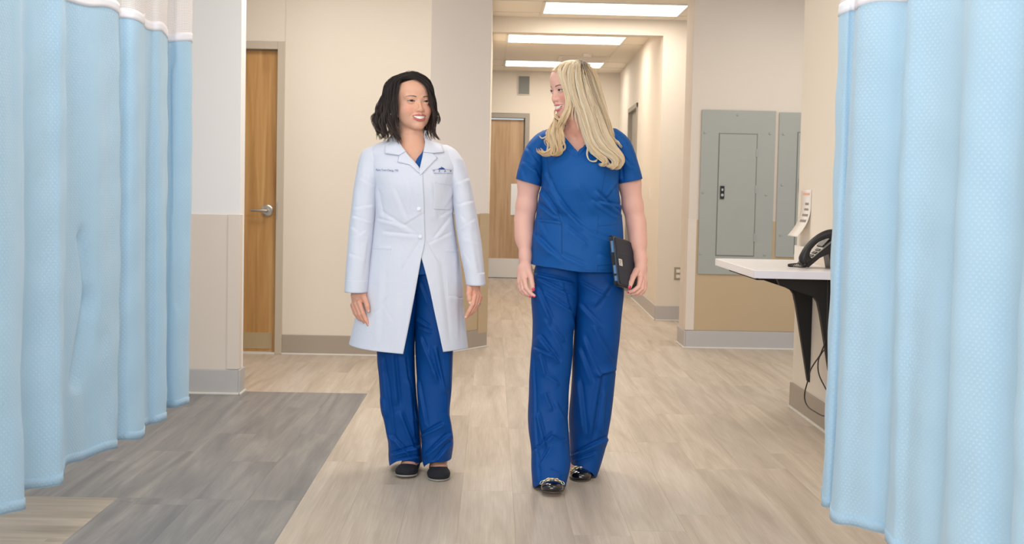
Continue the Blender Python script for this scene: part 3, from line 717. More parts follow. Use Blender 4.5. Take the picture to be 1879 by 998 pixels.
def mesh_sdf(f, lo, hi, h, B=4, refine=True):
    lo = np.asarray(lo, float); hi = np.asarray(hi, float); nb = np.ceil((hi-lo)/(h*B)).astype(int)
    ax = [lo[i]+h*B*(np.arange(nb[i])+0.5) for i in range(3)]
    C = np.stack(np.meshgrid(*ax, indexing='ij'), -1).reshape(-1, 3)
    fc = f(C).reshape(nb); act = np.abs(fc) < h*B*1.35
    n = nb*B
    big = np.where(fc > 0, 1.0, -1.0)
    Fv = np.repeat(np.repeat(np.repeat(big, B, 0), B, 1), B, 2).astype(np.float32)
    mk = np.repeat(np.repeat(np.repeat(act, B, 0), B, 1), B, 2)
    idx = np.argwhere(mk); Fv[mk] = f(lo+h*idx)
    s = Fv < 0
    nx, ny, nz = n
    acc = np.zeros((nx-1, ny-1, nz-1, 3), np.float32); cnt = np.zeros((nx-1, ny-1, nz-1), np.float32)
    sl = [slice(0, -1), slice(1, None)]
    cor = {(a, b, c): (Fv[sl[a], sl[b], sl[c]], s[sl[a], sl[b], sl[c]]) for a in (0, 1) for b in (0, 1) for c in (0, 1)}
    for axis in range(3):
        for a in (0, 1):
            for b in (0, 1):
                p = [a, b]; p.insert(axis, 0); q = list(p); q[axis] = 1
                F0, s0 = cor[tuple(p)]; F1, s1 = cor[tuple(q)]
                m = s0 != s1
                if not m.any(): continue
                t = F0[m]/(F0[m]-F1[m]); v = np.tile(np.array(p, np.float32), (len(t), 1)); v[:, axis] = t
                acc[m] += v; cnt[m] += 1
    cell = cnt > 0; ids = -np.ones(cell.shape, np.int64); ids[cell] = np.arange(cell.sum())
    ci = np.argwhere(cell); V = lo+h*(ci+acc[cell]/cnt[cell][:, None])
    quads = []
    for axis in range(3):
        o = [i for i in range(3) if i != axis]
        a0 = [slice(1, -1)]*3; a0[axis] = slice(0, -1); a1 = list(a0); a1[axis] = slice(1, None)
        S0 = s[tuple(a0)]; S1 = s[tuple(a1)]
        e = np.argwhere(S0 != S1)
        if not len(e): continue
        flip = S0[tuple(e.T)]
        base = e.copy(); base[:, o[0]] += 1; base[:, o[1]] += 1
        def cid(d0, d1):
            q = base.copy(); q[:, o[0]] -= d0; q[:, o[1]] -= d1
            return ids[q[:, 0], q[:, 1], q[:, 2]]
        Q = np.stack([cid(1, 1), cid(0, 1), cid(0, 0), cid(1, 0)], 1)
        if axis == 1: flip = ~flip
        Q[~flip] = Q[~flip][:, ::-1]; quads.append(Q)
    Q = np.concatenate(quads); Q = Q[(Q >= 0).all(1)]
    if refine:
        e = h*.4; d = f(V); g = np.zeros_like(V)
        for k in range(3):
            P = V.copy(); P[:, k] += e; g[:, k] = (f(P)-d)/e
        g2 = (g**2).sum(1)+1e-6; st_ = np.clip(d/g2, -h*.6, h*.6); V = V-g*st_[:, None]
    return V, Q
def join(parts):
    V = []; Q = []; Cc = []; o = 0
    for p in parts:
        V.append(p[0]); Q.append(p[1]+o); Cc.append(p[2]); o += len(p[0])
    return np.concatenate(V), np.concatenate(Q), np.concatenate(Cc)
class Loft:
    """horizontal elliptical rings whose left and right outlines are given per height"""
    def __init__(s, Y0, rows, p=2.0):
        s.p = p; R = []
        for r in rows:
            py, xl, xr, yo, ry = r; Y = Y0+yo
            a = W(xl, py, Y); b = W(xr, py, Y); R.append(((a[2]+b[2])/2, (a[0]+b[0])/2, (b[0]-a[0])/2, Y, ry))
        R = np.array(sorted(R)); s.z = R[:, 0]; s.c, s.w, s.y, s.r = [mono(R[:, 0], R[:, k]) for k in (1, 2, 3, 4)]
        s.zmin, s.zmax = R[0, 0], R[-1, 0]
    def pt(s, phi, z, off=0.0):
        sn, cs = np.sin(phi), np.cos(phi); e = 2.0/s.p
        return np.stack([s.c(z)+(s.w(z)+off)*np.sign(sn)*np.abs(sn)**e, s.y(z)-(s.r(z)+off)*np.sign(cs)*np.abs(cs)**e, z+0*phi], -1)
    def sdf(s, P, inset=0.0):
        z = P[:, 2]; w = s.w(z)-inset; r = s.r(z)-inset; w = np.maximum(w, .002); r = np.maximum(r, .002)
        d = (((np.abs(P[:, 0]-s.c(z))/w)**s.p+(np.abs(P[:, 1]-s.y(z))/r)**s.p)**(1/s.p)-1)*np.minimum(w, r)
        return np.maximum(d, np.maximum(z-s.zmax, s.zmin-z))
    def front(s, px, py, off=0.0):
        Y = np.full(np.shape(px), float(s.y((s.zmin+s.zmax)/2)))-.1
        for _ in range(7):
            q = W(px, py, Y); z = q[..., 2]; u = np.clip(np.abs(q[..., 0]-s.c(z))/s.w(z), 0, .985)
            Y = s.y(z)-s.r(z)*(1-u**s.p)**(1/s.p)
        q = W(px, py, Y); t = (Y-off)/q[..., 1]; q2 = q.copy()
        q2[..., 0] *= t; q2[..., 1] *= t; q2[..., 2] = CAMH+(q[..., 2]-CAMH)*t
        return q2
def grid_faces(nv, nu):
    i, j = np.meshgrid(np.arange(nv-1), np.arange(nu-1), indexing='ij'); a = i*nu+j
    return np.stack([a, a+nu, a+nu+1, a+1], -1).reshape(-1, 4)
def grid_normals(G):
    du = np.gradient(G, axis=1); dv = np.gradient(G, axis=0); n = np.cross(dv, du); return n/(np.linalg.norm(n, axis=-1)[..., None]+1e-9)
def strokes(G, N, S, front_only=True):
    """fold relief on a cloth grid: each stroke is a line in picture coordinates projected on the cloth: x0,y0,x1,y1,width,height"""
    x, y = proj(G); D = np.zeros(x.shape)
    for (x0, y0, x1, y1, wd, am) in S:
        dx, dy = x1-x0, y1-y0; L2 = dx*dx+dy*dy+1e-6; t = ((x-x0)*dx+(y-y0)*dy)/L2; tc = np.clip(t, 0, 1)
        sd = ((x-x0)*dy-(y-y0)*dx)/math.sqrt(L2); dist = np.hypot(x-x0-tc*dx, y-y0-tc*dy)
        tap = np.exp(-(np.maximum(0, np.abs(t-.5)-.38)/.16)**2)
        # a ridge with a sharper valley beside it
        wd = wd*.62; s_ = sd/wd; end = np.exp(-((dist**2-sd**2).clip(0))/(wd*1.2)**2)
        D += .8*am*tap*end*(np.exp(-np.abs(s_)**1.5)-0.9*np.exp(-(np.abs(s_-1.25)/.55)**1.4)+.25*np.exp(-((s_+1.8)/1.3)**2))
    if front_only: D = D*np.clip(-N[..., 1]*2.5+.3, 0, 1)
    return D
def cnoise(G, seed, fr, amp):
    r = np.random.default_rng(seed); D = np.zeros(G.shape[:-1])
    for k in range(7):
        d = r.normal(size=3); d *= np.asarray(fr)*(0.6+0.9*r.random()); D += np.sin(G@d+r.random()*6.28+0.8*np.sin(G@(d[[1, 2, 0]])*0.7))
    return D*amp/2.6
def cloth(name, G, m, parent, th=0.003, S=None, noise=None, closed=False, off=-1, weld=False, gain=1.0):
    N = grid_normals(G)
    if N[G.shape[0]//2, G.shape[1]//2] @ (G[G.shape[0]//2, G.shape[1]//2]-G.mean((0, 1))) < 0: N = -N
    if weld:
        wm = np.linalg.norm(G[:, 0]-G[:, -1], axis=1) < .0015; a = N[:, 0]+N[:, -1]; a /= np.linalg.norm(a, axis=1)[:, None]+1e-9
        N[wm, 0] = a[wm]; N[wm, -1] = a[wm]; mid = (G[:, 0]+G[:, -1])/2; G[wm, 0] = mid[wm]; G[wm, -1] = mid[wm]
    D = 0
    if S: D = D+strokes(G, N, [(a_[0], a_[1], a_[2], a_[3], a_[4], a_[5]*gain*1.25) for a_ in S])
    if noise: D = D+cnoise(G, *noise)
    G2 = G+N*np.asarray(D)[..., None] if np.ndim(D) else G
    Fc = grid_faces(*G.shape[:2])
    o = np_mesh(name, G2.reshape(-1, 3), Fc, m)
    if closed:
        bm = bmesh.new(); bm.from_mesh(o.data); bmesh.ops.remove_doubles(bm, verts=bm.verts[:], dist=.0006); bm.to_mesh(o.data); bm.free()
        o.data.polygons.foreach_set('use_smooth', [True]*len(o.data.polygons))
    if th:
        md = o.modifiers.new('thickness', 'SOLIDIFY'); md.thickness = th; md.offset = 1 if off > 0 else -1
    own(o, parent); return o, G2
def fix_out(o):
    bm = bmesh.new(); bm.from_mesh(o.data); bmesh.ops.recalc_face_normals(bm, faces=bm.faces[:]); bm.to_mesh(o.data); bm.free()
def strip(loftobj, A, B, off, nu=36, nv=9, bulge=0.0, offB=None):
    a = catmull(A, nu); b = catmull(B, nu); t = np.linspace(0, 1, nv)[:, None, None]
    px = a*(1-t)+b*t; o = off+(0 if offB is None else (offB-off))*t[..., 0]*np.ones((nv, nu))+bulge*np.sin(np.pi*t[..., 0])
    return loftobj.front(px[..., 0], px[..., 1], o)
def strip_lin(loftobj, A, B, off, nu=40, nv=8):
    def lin(P):
        P = np.asarray(P, float); d = np.concatenate([[0], np.cumsum(np.linalg.norm(np.diff(P, axis=0), axis=1))]); s = np.linspace(0, d[-1], nu)
        return np.stack([np.interp(s, d, P[:, k]) for k in (0, 1)], 1)
    a, b = lin(A), lin(B); t = np.linspace(0, 1, nv)[:, None, None]; px = a*(1-t)+b*t
    return loftobj.front(px[..., 0], px[..., 1], np.full(px.shape[:2], float(off)))
# ---- materials with colour attribute
def skin_mat(name, rough=.5, sss=.12):
    t = NT(name); a = t.n('ShaderNodeAttribute', attribute_name='Col'); t.l(a.outputs[0], t.b.inputs['Base Color'])
    t.b.inputs['Roughness'].default_value = rough; t.b.inputs['Subsurface Weight'].default_value = sss
    t.b.inputs['Subsurface Radius'].default_value = (1.0, .35, .18); t.b.inputs['Subsurface Scale'].default_value = .008
    t.b.inputs['Specular IOR Level'].default_value = .35
    nz = t.n('ShaderNodeTexNoise'); nz.inputs['Scale'].default_value = 900; t.l(t.tex(), nz.inputs['Vector']); t.bump(nz.outputs[0], .08, .0006)
    return t.m
M['skin'] = skin_mat('skin')
def hair_mat(name, rough=.38):
    t = NT(name); a = t.n('ShaderNodeAttribute', attribute_name='Col'); t.l(a.outputs[0], t.b.inputs['Base Color'])
    t.b.inputs['Roughness'].default_value = rough; t.b.inputs['Specular IOR Level'].default_value = .5; return t.m
M['hair'] = hair_mat('hair', .4); M['eye'] = hair_mat('eye', .08)
def cloth_mat(name, c, rough, weave=900, sheen=.2, spec=.3, var=.04, bump=.25):
    t = NT(name); l = s2l(c); v = t.tex()
    n = t.n('ShaderNodeTexNoise'); n.inputs['Scale'].default_value = 6; t.l(v, n.inputs['Vector'])
    t.l(t.mixc(n.outputs[0], tuple(x*(1-var) for x in l), tuple(min(1, x*(1+var)) for x in l)), t.b.inputs['Base Color'])
    wv = t.n('ShaderNodeTexNoise'); wv.inputs['Scale'].default_value = weave; t.l(v, wv.inputs['Vector'])
    n3 = t.n('ShaderNodeTexNoise'); n3.inputs['Scale'].default_value = 22; n3.inputs['Detail'].default_value = 3; n3.inputs['Distortion'].default_value = 1.0; t.l(v, n3.inputs['Vector'])
    b1 = t.bump(n3.outputs[0], .25, .006); t.bump(wv.outputs[0], bump, .0006, b1)
    t.b.inputs['Roughness'].default_value = rough; t.b.inputs['Sheen Weight'].default_value = sheen; t.b.inputs['Specular IOR Level'].default_value = spec
    return t.m
M['scrub'] = cloth_mat('scrub_blue', (14, 84, 156), .6, sheen=.0, spec=.22)
M['pants_blue'] = cloth_mat('pants_blue', (2, 70, 142), .55, sheen=.0, spec=.2)
M['coat'] = cloth_mat('coat_white', (220, 223, 235), .7, sheen=.1, var=.01, spec=.2)
M['seam'] = mat('seam_blue', (26, 58, 116), .7)
M['coat_seam'] = mat('coat_seam', (204, 208, 224), .8)
M['button'] = mat('button_white', (238, 238, 244), .3)
M['shoe_cloth'] = mat('shoe_cloth', (24, 24, 32), .85, bump=.3)
M['sole_dark'] = mat('shoe_sole_dark', (96, 88, 80), .5)
M['sole'] = mat('shoe_sole', (150, 146, 138), .7)
M['patent'] = mat('patent_leather', (12, 10, 10), .08, coat=1.0)
M['gold'] = mat('gold_chain', (236, 222, 170), .25, .9)
M['silver'] = mat('silver', (226, 226, 230), .2, 1.0)
M['nail_pink'] = mat('nail_pink', (222, 20, 92), .15, coat=.6)
M['nail_pale'] = mat('nail_pale', (240, 200, 184), .25)
M['teeth'] = mat('teeth', (250, 246, 238), .22, spec=.5)
M['lash'] = mat('eyelash', (30, 20, 18), .6)
M['thread'] = mat('thread_blue', (70, 88, 150), .8)
M['thread_deep'] = mat('thread_deep_blue', (34, 76, 150), .8)

# ------------------------------------------------------------------ head, in centimetres: x to the figure's right, y forward, z up, eyes at z 0
LIPU = ([(0, 9.0, -5.62), (.55, 9.03, -5.50), (1.5, 8.65, -5.68), (2.5, 7.75, -5.75), (3.25, 6.85, -5.65)], [.26, .31, .27, .21, .12], .25)
LIPL = ([(0, 8.95, -7.45), (1.1, 8.75, -7.32), (2.2, 7.95, -6.8), (3.2, 6.9, -5.8)], [.37, .35, .26, .12], .25)
def lips(L, o): return L[0], [r*o.get('lip', 1.0) for r in L[1]], L[2]
def zsq(z, o): return np.where(z < -4, -4+(z+4)/o.get('long', 1.0), z)
def head_sdf(q, o):
    q = q.copy(); q[:, 2] = zsq(q[:, 2], o)
    x, y, z = q[:, 0], q[:, 1], q[:, 2]; a = np.stack([np.abs(x), y, z], -1); W_ = o.get('w', 1.0)
    a = a.copy(); a[:, 0] /= W_
    d = ell(a, (0, -.9, 3.2), (7.3, 9.1, 7.9))
    d = smin(d, ell(a, (0, 2.3, 3.9), (6.1, 6.1, 5.6)), 1.5)
    d = smin(d, ell(a, (0, 2.0, -2.6), (6.15, 6.2, 6.4)), 2.0)
    d = smin(d, cone(a, (4.9, -.2, -4.4), (1.4, 5.9, -9.1), 1.5, 1.3), 2.0)
    d = smin(d, ell(a, (0, 3.2, -7.0), (3.7, 4.6, 3.2)), 2.0)
    d = smin(d, ell(a, (0, 6.9, -9.3), (1.9, 1.6, 1.35)), 1.4)
    d = smin(d, ell(a, (3.1, 3.2, -5.4), (2.6, 3.3, 3.4)), 2.2)                 # lower cheek
    d = smin(d, ell(a, (3.7, 4.9, -3.5), (2.5, 2.6, 2.0)), 2.2)                 # smiling cheeks
    d = smin(d, ell(a, (0, 5.5, -6.3), (3.1, 3.5, 2.3)), 1.3)                   # muzzle
    d = smin(d, cone(a, (1.9, 7.35, 1.7), (4.6, 6.0, 1.9), .7, .7), 1.5)      # brow
    d = smin(d, ell(a, (0, 6.6, 1.2), (1.6, 1.45, 1.6)), 1.0)
    d = smax(d, -sph(a, (3.25, 10.15, -.1), 2.25), 1.2)                         # sockets
    # nose
    nt_, nz_ = o.get('tip', 9.5), o.get('tipz', -3.35)
    n = cone(a, (0, 7.5, .9), (0, nt_-.15, nz_+.45), .55, .78)
    n = smin(n, sph(a, (0, nt_, nz_), .86), .6)
    n = smin(n, ell(a, (1.2, 8.6, -3.8), (.78, .95, .66)), .7)
    n = smin(n, cone(a, (0, 9.0, -4.2), (0, 8.7, -5.1), .55, .5), .6)
    d = smin(d, n, .75)
    d = smax(d, -ell(a, (.60, 9.2, -4.5), (.34, .5, .32)), .25)
    # smile folds
    d = smax(d, -(cone(a, (1.85, 9.35, -3.9), (3.6, 7.7, -5.9), o.get('fold', .20), o.get('fold', .20))), .8)
    # lips
    ul = chain(a, *lips(LIPU, o))
    ll = chain(a, *lips(LIPL, o))
    d = smin(d, np.minimum(ul, ll), .35)
    mo = chain(a, [(0, 9.2, -6.52), (1.2, 8.95, -6.44), (2.2, 8.0, -6.2), (2.95, 7.15, -5.8)], [.60*o.get('open', 1), .54*o.get('open', 1), .36, .12], .3)
    d = smax(d, -mo, .12)
    # eyelids and the slit between them
    d = smin(d, sph(a, (3.2, 6.75, -.05), 1.46), .45)
    sl = np.abs(z-(.0+.06*(np.abs(x)-3.2)))-(o.get('eye', .40))*np.clip(1-((np.abs(x)/W_-3.2)/1.42)**2, 0, 1)
    sl = np.where((np.abs(np.abs(x)/W_-3.2) < 1.42) & (y > 6.6), sl*.8, 1.0)
    d = smax(d, -sl, .10)
    # ears
    e = ell(a, (7.35, -1.0, -1.0), (.75, 1.6, 3.0)); d = smin(d, e, .6)
    d = smin(d, ell(a, (7.0, -.3, -3.6), (.5, .75, .9)), .5)
    return d
def head_col(q, base, lip, brow, o):
    x, y, z = np.abs(q[:, 0])/o.get('w', 1.0), q[:, 1], zsq(q[:, 2], o); C_ = np.tile(np.array(s2l(base)), (len(q), 1))
    def mixin(c, wgt): nonlocal C_; C_ = C_*(1-wgt[:, None])+np.array(s2l(c))*wgt[:, None]
    a = np.stack([x, y, z], -1)
    bl = np.exp(-(((x-4.3)/2.0)**2+((z+3.4)/1.7)**2))*(y > 2)*o.get('blush', .45); mixin(o.get('blushc', (230, 138, 118)), bl)
    bl = np.exp(-((x/1.2)**2+((z+3.6)/1.0)**2))*(y > 8)*.22; mixin((226, 140, 120), bl)
    ul = chain(a, *lips(LIPU, o))
    ll = chain(a, *lips(LIPL, o))
    L = np.minimum(ul, ll); mixin(lip, np.clip(1-(L-.02)/.12, 0, 1)*(z < -4.7))
    inner = (y < 8.55-.15*x*x) & (z < -5.6) & (z > -7.1) & (x < 2.3) & (y > 6) & (L > .12); C_[inner] = s2l((170, 84, 80))
    bz = 2.05-.10*(x-3.0)**2+.10*(x-3.0)
    br = np.clip(1-(np.abs(z-bz)-.14*np.clip((5.6-x)/3, .2, 1))/.14, 0, 1)*(x > 1.45)*(x < 5.3)*(y > 3); mixin(brow, br*o.get('browa', .95))
    sl = np.abs(np.abs(z-(.06*(x-3.2)))-(o.get('eye', .4))*np.clip(1-((x-3.2)/1.42)**2, 0, 1))
    lid = np.clip(1-sl/.16, 0, 1)*(np.abs(x-3.2) < 1.5)*(y > 6.3)*(z > -.1); mixin((44, 28, 26), lid*.9)
    lid2 = np.clip(1-sl/.12, 0, 1)*(np.abs(x-3.2) < 1.5)*(y > 6.3)*(z <= -.1); mixin((120, 76, 64), lid2*.6)
    sh = np.exp(-(((x-3.2)/1.7)**2+((z-.75)/.55)**2))*(y > 6); mixin(o.get('shadow', (190, 130, 110)), sh*.35)
    return C_
class Person:
    def __init__(s, Y0, headpx, yaw, pitch, roll, hscale, dyh):
        s.Y0 = Y0; s.hc = W(headpx[0], headpx[1], Y0+dyh); y_, p_, r_ = map(math.radians, (yaw, pitch, roll))
        f = np.array([math.sin(y_)*math.cos(p_), -math.cos(y_)*math.cos(p_), math.sin(p_)]); rt = np.cross(f, [0, 0, 1.0]); rt /= np.linalg.norm(rt); up = np.cross(rt, f)
        rt2 = rt*math.cos(r_)+up*math.sin(r_); up2 = -rt*math.sin(r_)+up*math.cos(r_)
        s.R = np.stack([rt2, f, up2], 0); s.hs = hscale
    def loc(s, P): return ((P-s.hc)@s.R.T)*100/s.hs
    def wor(s, q): return (np.asarray(q, float)*s.hs/100)@s.R+s.hc
    def P(s, px, py, dy=0.0): return W(px, py, s.Y0+dy)
    def C(s, pts): return [W(p[0], p[1], s.Y0+p[2]) for p in pts]
def eyes(pr, root, body, gaze, iris, o):
    for sx in (-1, 1):
        c = np.array([sx*3.2*o.get('w', 1), 6.72, -.05]); r = 1.27
        bm = bmesh.new(); bmesh.ops.create_uvsphere(bm, u_segments=48, v_segments=32, radius=1.0)
        V = np.array([v.co[:] for v in bm.verts]); Fc = None
        g = np.array(gaze, float); g /= np.linalg.norm(g); dt = V@g; ang = np.arccos(np.clip(dt, -1, 1))
        Cc = np.tile(np.array(s2l((236, 228, 224))), (len(V), 1)); Cc[ang < .56] = s2l(iris); Cc[ang < .26] = s2l((10, 8, 8))
        Cc[(ang > .47) & (ang < .56)] = np.array(s2l(iris))*.4
        bulge = np.where(ang < .5, .06*(1-(ang/.5)**2), 0)[:, None]; V2 = V*(r*(1+bulge))+c
        me = bpy.data.meshes.new('eyeball'); bm.to_mesh(me); bm.free()
        me.vertices.foreach_set('co', pr.wor(V2).astype(np.float32).ravel()); a = me.color_attributes.new('Col', 'FLOAT_COLOR', 'POINT'); c4 = np.ones((len(V), 4), np.float32); c4[:, :3] = Cc; a.data.foreach_set('color', c4.ravel())
        own(link('eyeball', me, M['eye'], None, True), root)
        xs = np.linspace(-1.40, 1.50, 22); zz = .0+.06*sx*xs*sx+(o.get('eye', .4)+.03)*np.clip(1-(xs/1.42)**2, -.2, 1)
        px_ = sx*(3.2+xs)*o.get('w', 1); yy = np.sqrt(np.clip(1.52**2-xs**2-zz**2, .05, 9))+6.75
        own(tube('eyelash', pr.wor(np.stack([px_, yy, zz], 1)), np.interp(xs, [-1.4, 0, 1.5], [.04, .10, .08])*.01, M['lash'], None, 6), root)
def teeth(pr, root):
    parts = []
    e = own(np_mesh('teeth', *teeth_arr(pr), M['teeth']), root); return e
def teeth_arr(pr):
    V = []; Fc = []; o = 0; xs = np.linspace(-2.85, 2.85, 13)
    for i in range(12):
        x0, x1 = xs[i]+.006, xs[i+1]-.006; g = 5
        for iz, z in enumerate(np.linspace(0, 1, 4)):
            for ix in range(g):
                x = x0+(x1-x0)*ix/(g-1); k_ = pr.o.get('long', 1.0); top = -4+(-1.45+.05*x*x)*k_; bot = -4+(-2.95+.14*x*x+.05*(i % 2))*k_; y = 8.92-.20*x*x+.07*math.sin(math.pi*ix/(g-1))-.06*z
                V.append((x, y, top+(bot-top)*z))
        for iz in range(3):
            for ix in range(g-1): a = o+iz*g+ix; Fc.append((a, a+1, a+g+1, a+g))
        o = len(V)
    return pr.wor(np.array(V)), np.array(Fc)
# ------------------------------------------------------------------ hair
def strands(guides, count, K, thick, colf, seed, push=None, jitter=.004):
    """guides: (points, spread at root, middle, tip, share, (curl size, turns)); strands gather in clumps that wave together"""
    r = np.random.default_rng(seed); tot = sum(g[4] for g in guides); allp = []; rad = []; col = []
    for gi, (pts, s0, s1, s2, wt, cu) in enumerate(guides):
        nc = max(3, int(count*wt/tot/13)); t = np.linspace(0, 1, K); G = catmull(pts, K); sp = np.interp(t, [0, .5, 1], [s0, s1, s2])
        for c in range(nc):
            n = 13; d0 = r.normal(size=3); d0 *= (r.random()**.4)/np.linalg.norm(d0)
            ph = r.random()*6.28; fr = cu[1]*(1+.22*r.normal()); am = cu[0]*(.6+.8*r.random()); tip = 1-.16*r.random()
            e = r.normal(size=(n, 3)); e /= np.linalg.norm(e, axis=1)[:, None]; e *= (r.random((n, 1))**.6)
            cl = np.interp(t, [0, .25, .8, 1], [1.0, .5, .38, .22])
            w = np.clip(t*1.8-.2, 0, 1); an = fr*t*6.28+ph
            wave = np.stack([np.cos(an), .8*np.sin(an), .35*np.sin(an*1.3)], -1)*(am*w)[:, None]
            S = G[None]+d0*sp[None, :, None]+e[:, None, :]*(sp*cl)[None, :, None]*.8+wave[None]
            S = S+np.sin(t*8+r.random((n, 1))*6)[..., None]*r.normal(size=(n, 1, 3))*jitter*t[None, :, None]
            tl = tip*(1-.10*r.random(n)**2); idx = t[None]*tl[:, None]*(K-1); i0 = np.clip(idx.astype(int), 0, K-2); f = (idx-i0)[..., None]; ar = np.arange(n)[:, None]
            S = S[ar, i0]*(1-f)+S[ar, i0+1]*f
            allp.append(S); rad.append(np.tile(thick*np.interp(t, [0, .1, .8, 1], [.8, 1, .9, .25]), (n, 1))); col.append(colf(S, t, .6*r.random()+.4*r.random(n), gi))
    S = np.concatenate(allp); R_ = np.concatenate(rad); Cc = np.concatenate(col)
    if push is not None: S = push(S.reshape(-1, 3)).reshape(S.shape)
    T = np.gradient(S, axis=1); T /= np.linalg.norm(T, axis=-1)[..., None]+1e-9
    ref = np.array([.31, .94, .12]); A = np.cross(T, ref); A /= np.linalg.norm(A, axis=-1)[..., None]+1e-9; B = np.cross(T, A)
    V = np.stack([S+R_[..., None]*(math.cos(2.094*k+.5)*A+math.sin(2.094*k+.5)*B) for k in range(3)], 2); n = len(S)
    base = (np.arange(n)[:, None, None]*K+np.arange(K-1)[None, :, None])*3+np.arange(3)[None, None, :]
    nx = (np.arange(n)[:, None, None]*K+np.arange(K-1)[None, :, None])*3+(np.arange(3)[None, None, :]+1) % 3
    return V.reshape(-1, 3), np.stack([base, nx, nx+3, base+3], -1).reshape(-1, 4), np.repeat(Cc.reshape(-1, 3), 3, axis=0)
def pusher(pr, o, lim=.25):
    def f(P):
        for _ in range(3):
            q = pr.loc(P); d = head_sdf(q, o); m = d < lim
            if not m.any(): break
            g = np.zeros((m.sum(), 3)); e = .15
            for k in range(3):
                qq = q[m].copy(); qq[:, k] += e; g[:, k] = (head_sdf(qq, o)-d[m])/e
            g /= np.linalg.norm(g, axis=1)[:, None]+1e-9; q[m] += g*(lim-d[m])[:, None]; P = pr.wor(q)
        return P
    return f
# ------------------------------------------------------------------ shoes (centimetres: x lateral, y towards the toe, z up)
def shoe_outer(q):
    d = ell(q, (0, 7.5, 1.6), (4.3, 6.0, 3.0)); d = smin(d, ell(q, (0, 10.5, 1.5), (3.9, 4.2, 2.5)), 1.0)
    d = smin(d, ell(q, (0, 0, 2.3), (3.5, 9.5, 3.3)), 1.5); d = smin(d, ell(q, (0, -7.5, 2.8), (3.1, 4.0, 3.6)), 1.2)
    return np.maximum(d, -q[:, 2]+.1)
def foot_sdf(q):
    d = ell(q, (0, 7.5, 1.7), (3.9, 6.0, 2.6)); d = smin(d, ell(q, (0, 0, 2.6), (3.1, 9.0, 3.0)), 1.5)
    d = smin(d, cone(q, (0, 6.5, 2.4), (0, -3.5, 6.4), 2.1, 3.3), 2.0); d = smin(d, cone(q, (0, -4.0, 6), (0, -6.0, 16), 3.5, 3.7), 2.0)
    return d
class Foot:
    def __init__(s, toe, yaw, pitch, roll=0.0, sc=1.0, wx=1.0):
        y_, p_ = math.radians(yaw), math.radians(pitch)
        f = np.array([math.sin(y_)*math.cos(p_), -math.cos(y_)*math.cos(p_), math.sin(p_)]); rt = np.cross(f, [0, 0, 1.0]); rt /= np.linalg.norm(rt)
        s.R = np.stack([rt, f, np.cross(rt, f)], 0); s.sc = sc; s.wx = np.array([wx, 1, 1]); s.o = np.asarray(toe, float)-s.R[1]*.144*sc
    def loc(s, P): return ((P-s.o)@s.R.T)*100/s.sc/s.wx
    def wor(s, q): return (np.asarray(q, float)*s.wx*s.sc/100)@s.R+s.o
def shoe(ft, root, m, label, vamp=6.2, chain_=False, name='shoe'):
    def op(q): return ell(q, (0, vamp-9.6, 6.1), (3.15, 9.8, 5.0))
    def shell(q): return smax(shoe_outer(q), -op(q), .3)
    V, Q = mesh_sdf(shell, (-5.5, -12.5, -.6), (5.5, 15.5, 8), .25)
    o = own(np_mesh(name, ft.wor(V), Q, m), root)
    def sole(q):
        q2 = q.copy(); q2[:, 2] = 1.6; return smax(smin(smin(ell(q2, (0, 8.3, 1.6), (4.35, 6.4, 3)), ell(q2, (0, 0, 1.6), (3.3, 9.5, 3)), 1.5), ell(q2, (0, -7.5, 1.6), (3.3, 4.2, 3)), 1.0), np.abs(q[:, 2]-.15)-.42, .3)
    if chain_: sole_ = lambda q: sole(np.stack([q[:, 0], q[:, 1], q[:, 2]*2.2+.1], 1))*.7
    else: sole_ = sole
    V, Q = mesh_sdf(sole_, (-5.5, -13, -1.0), (5.5, 16, 1.2), .25, refine=False)
    s_ = np_mesh('sole', ft.wor(V), Q, M['sole_dark' if chain_ else 'sole']); s_.parent = o
    if chain_:
        an = np.linspace(-1.15, 1.15, 7)
        for i, a in enumerate(an):
            c = np.array([4.0*math.sin(a), 8.8-1.2*abs(math.sin(a)), 1.9+2.75*math.cos(a)])
            for _ in range(4):
                d0 = shoe_outer(c[None])[0]; gr = np.array([(shoe_outer((c+e_)[None])[0]-d0)/.05 for e_ in np.eye(3)*.05]); gr /= np.linalg.norm(gr); c = c+gr*(.10-d0)
            tg = np.array([math.cos(a), 0, -.66*math.sin(a)]); tg /= np.linalg.norm(tg)
            nm = gr+np.array([0, .7, 0]); nm /= np.linalg.norm(nm); tg = tg-nm*(tg@nm); tg /= np.linalg.norm(tg); bi = np.cross(nm, tg); th = np.linspace(0, 2*np.pi, 20)
            big = i % 2 == 0; lx, ly = (.86, .62) if big else (.55, .14)
            ring = c+nm*.25+np.cos(th)[:, None]*tg*lx+np.sin(th)[:, None]*bi*ly
            k = tube('chain_link', ft.wor(ring), .0016*(1 if big else .9), M['gold'], None, 8); k.parent = o
    return o
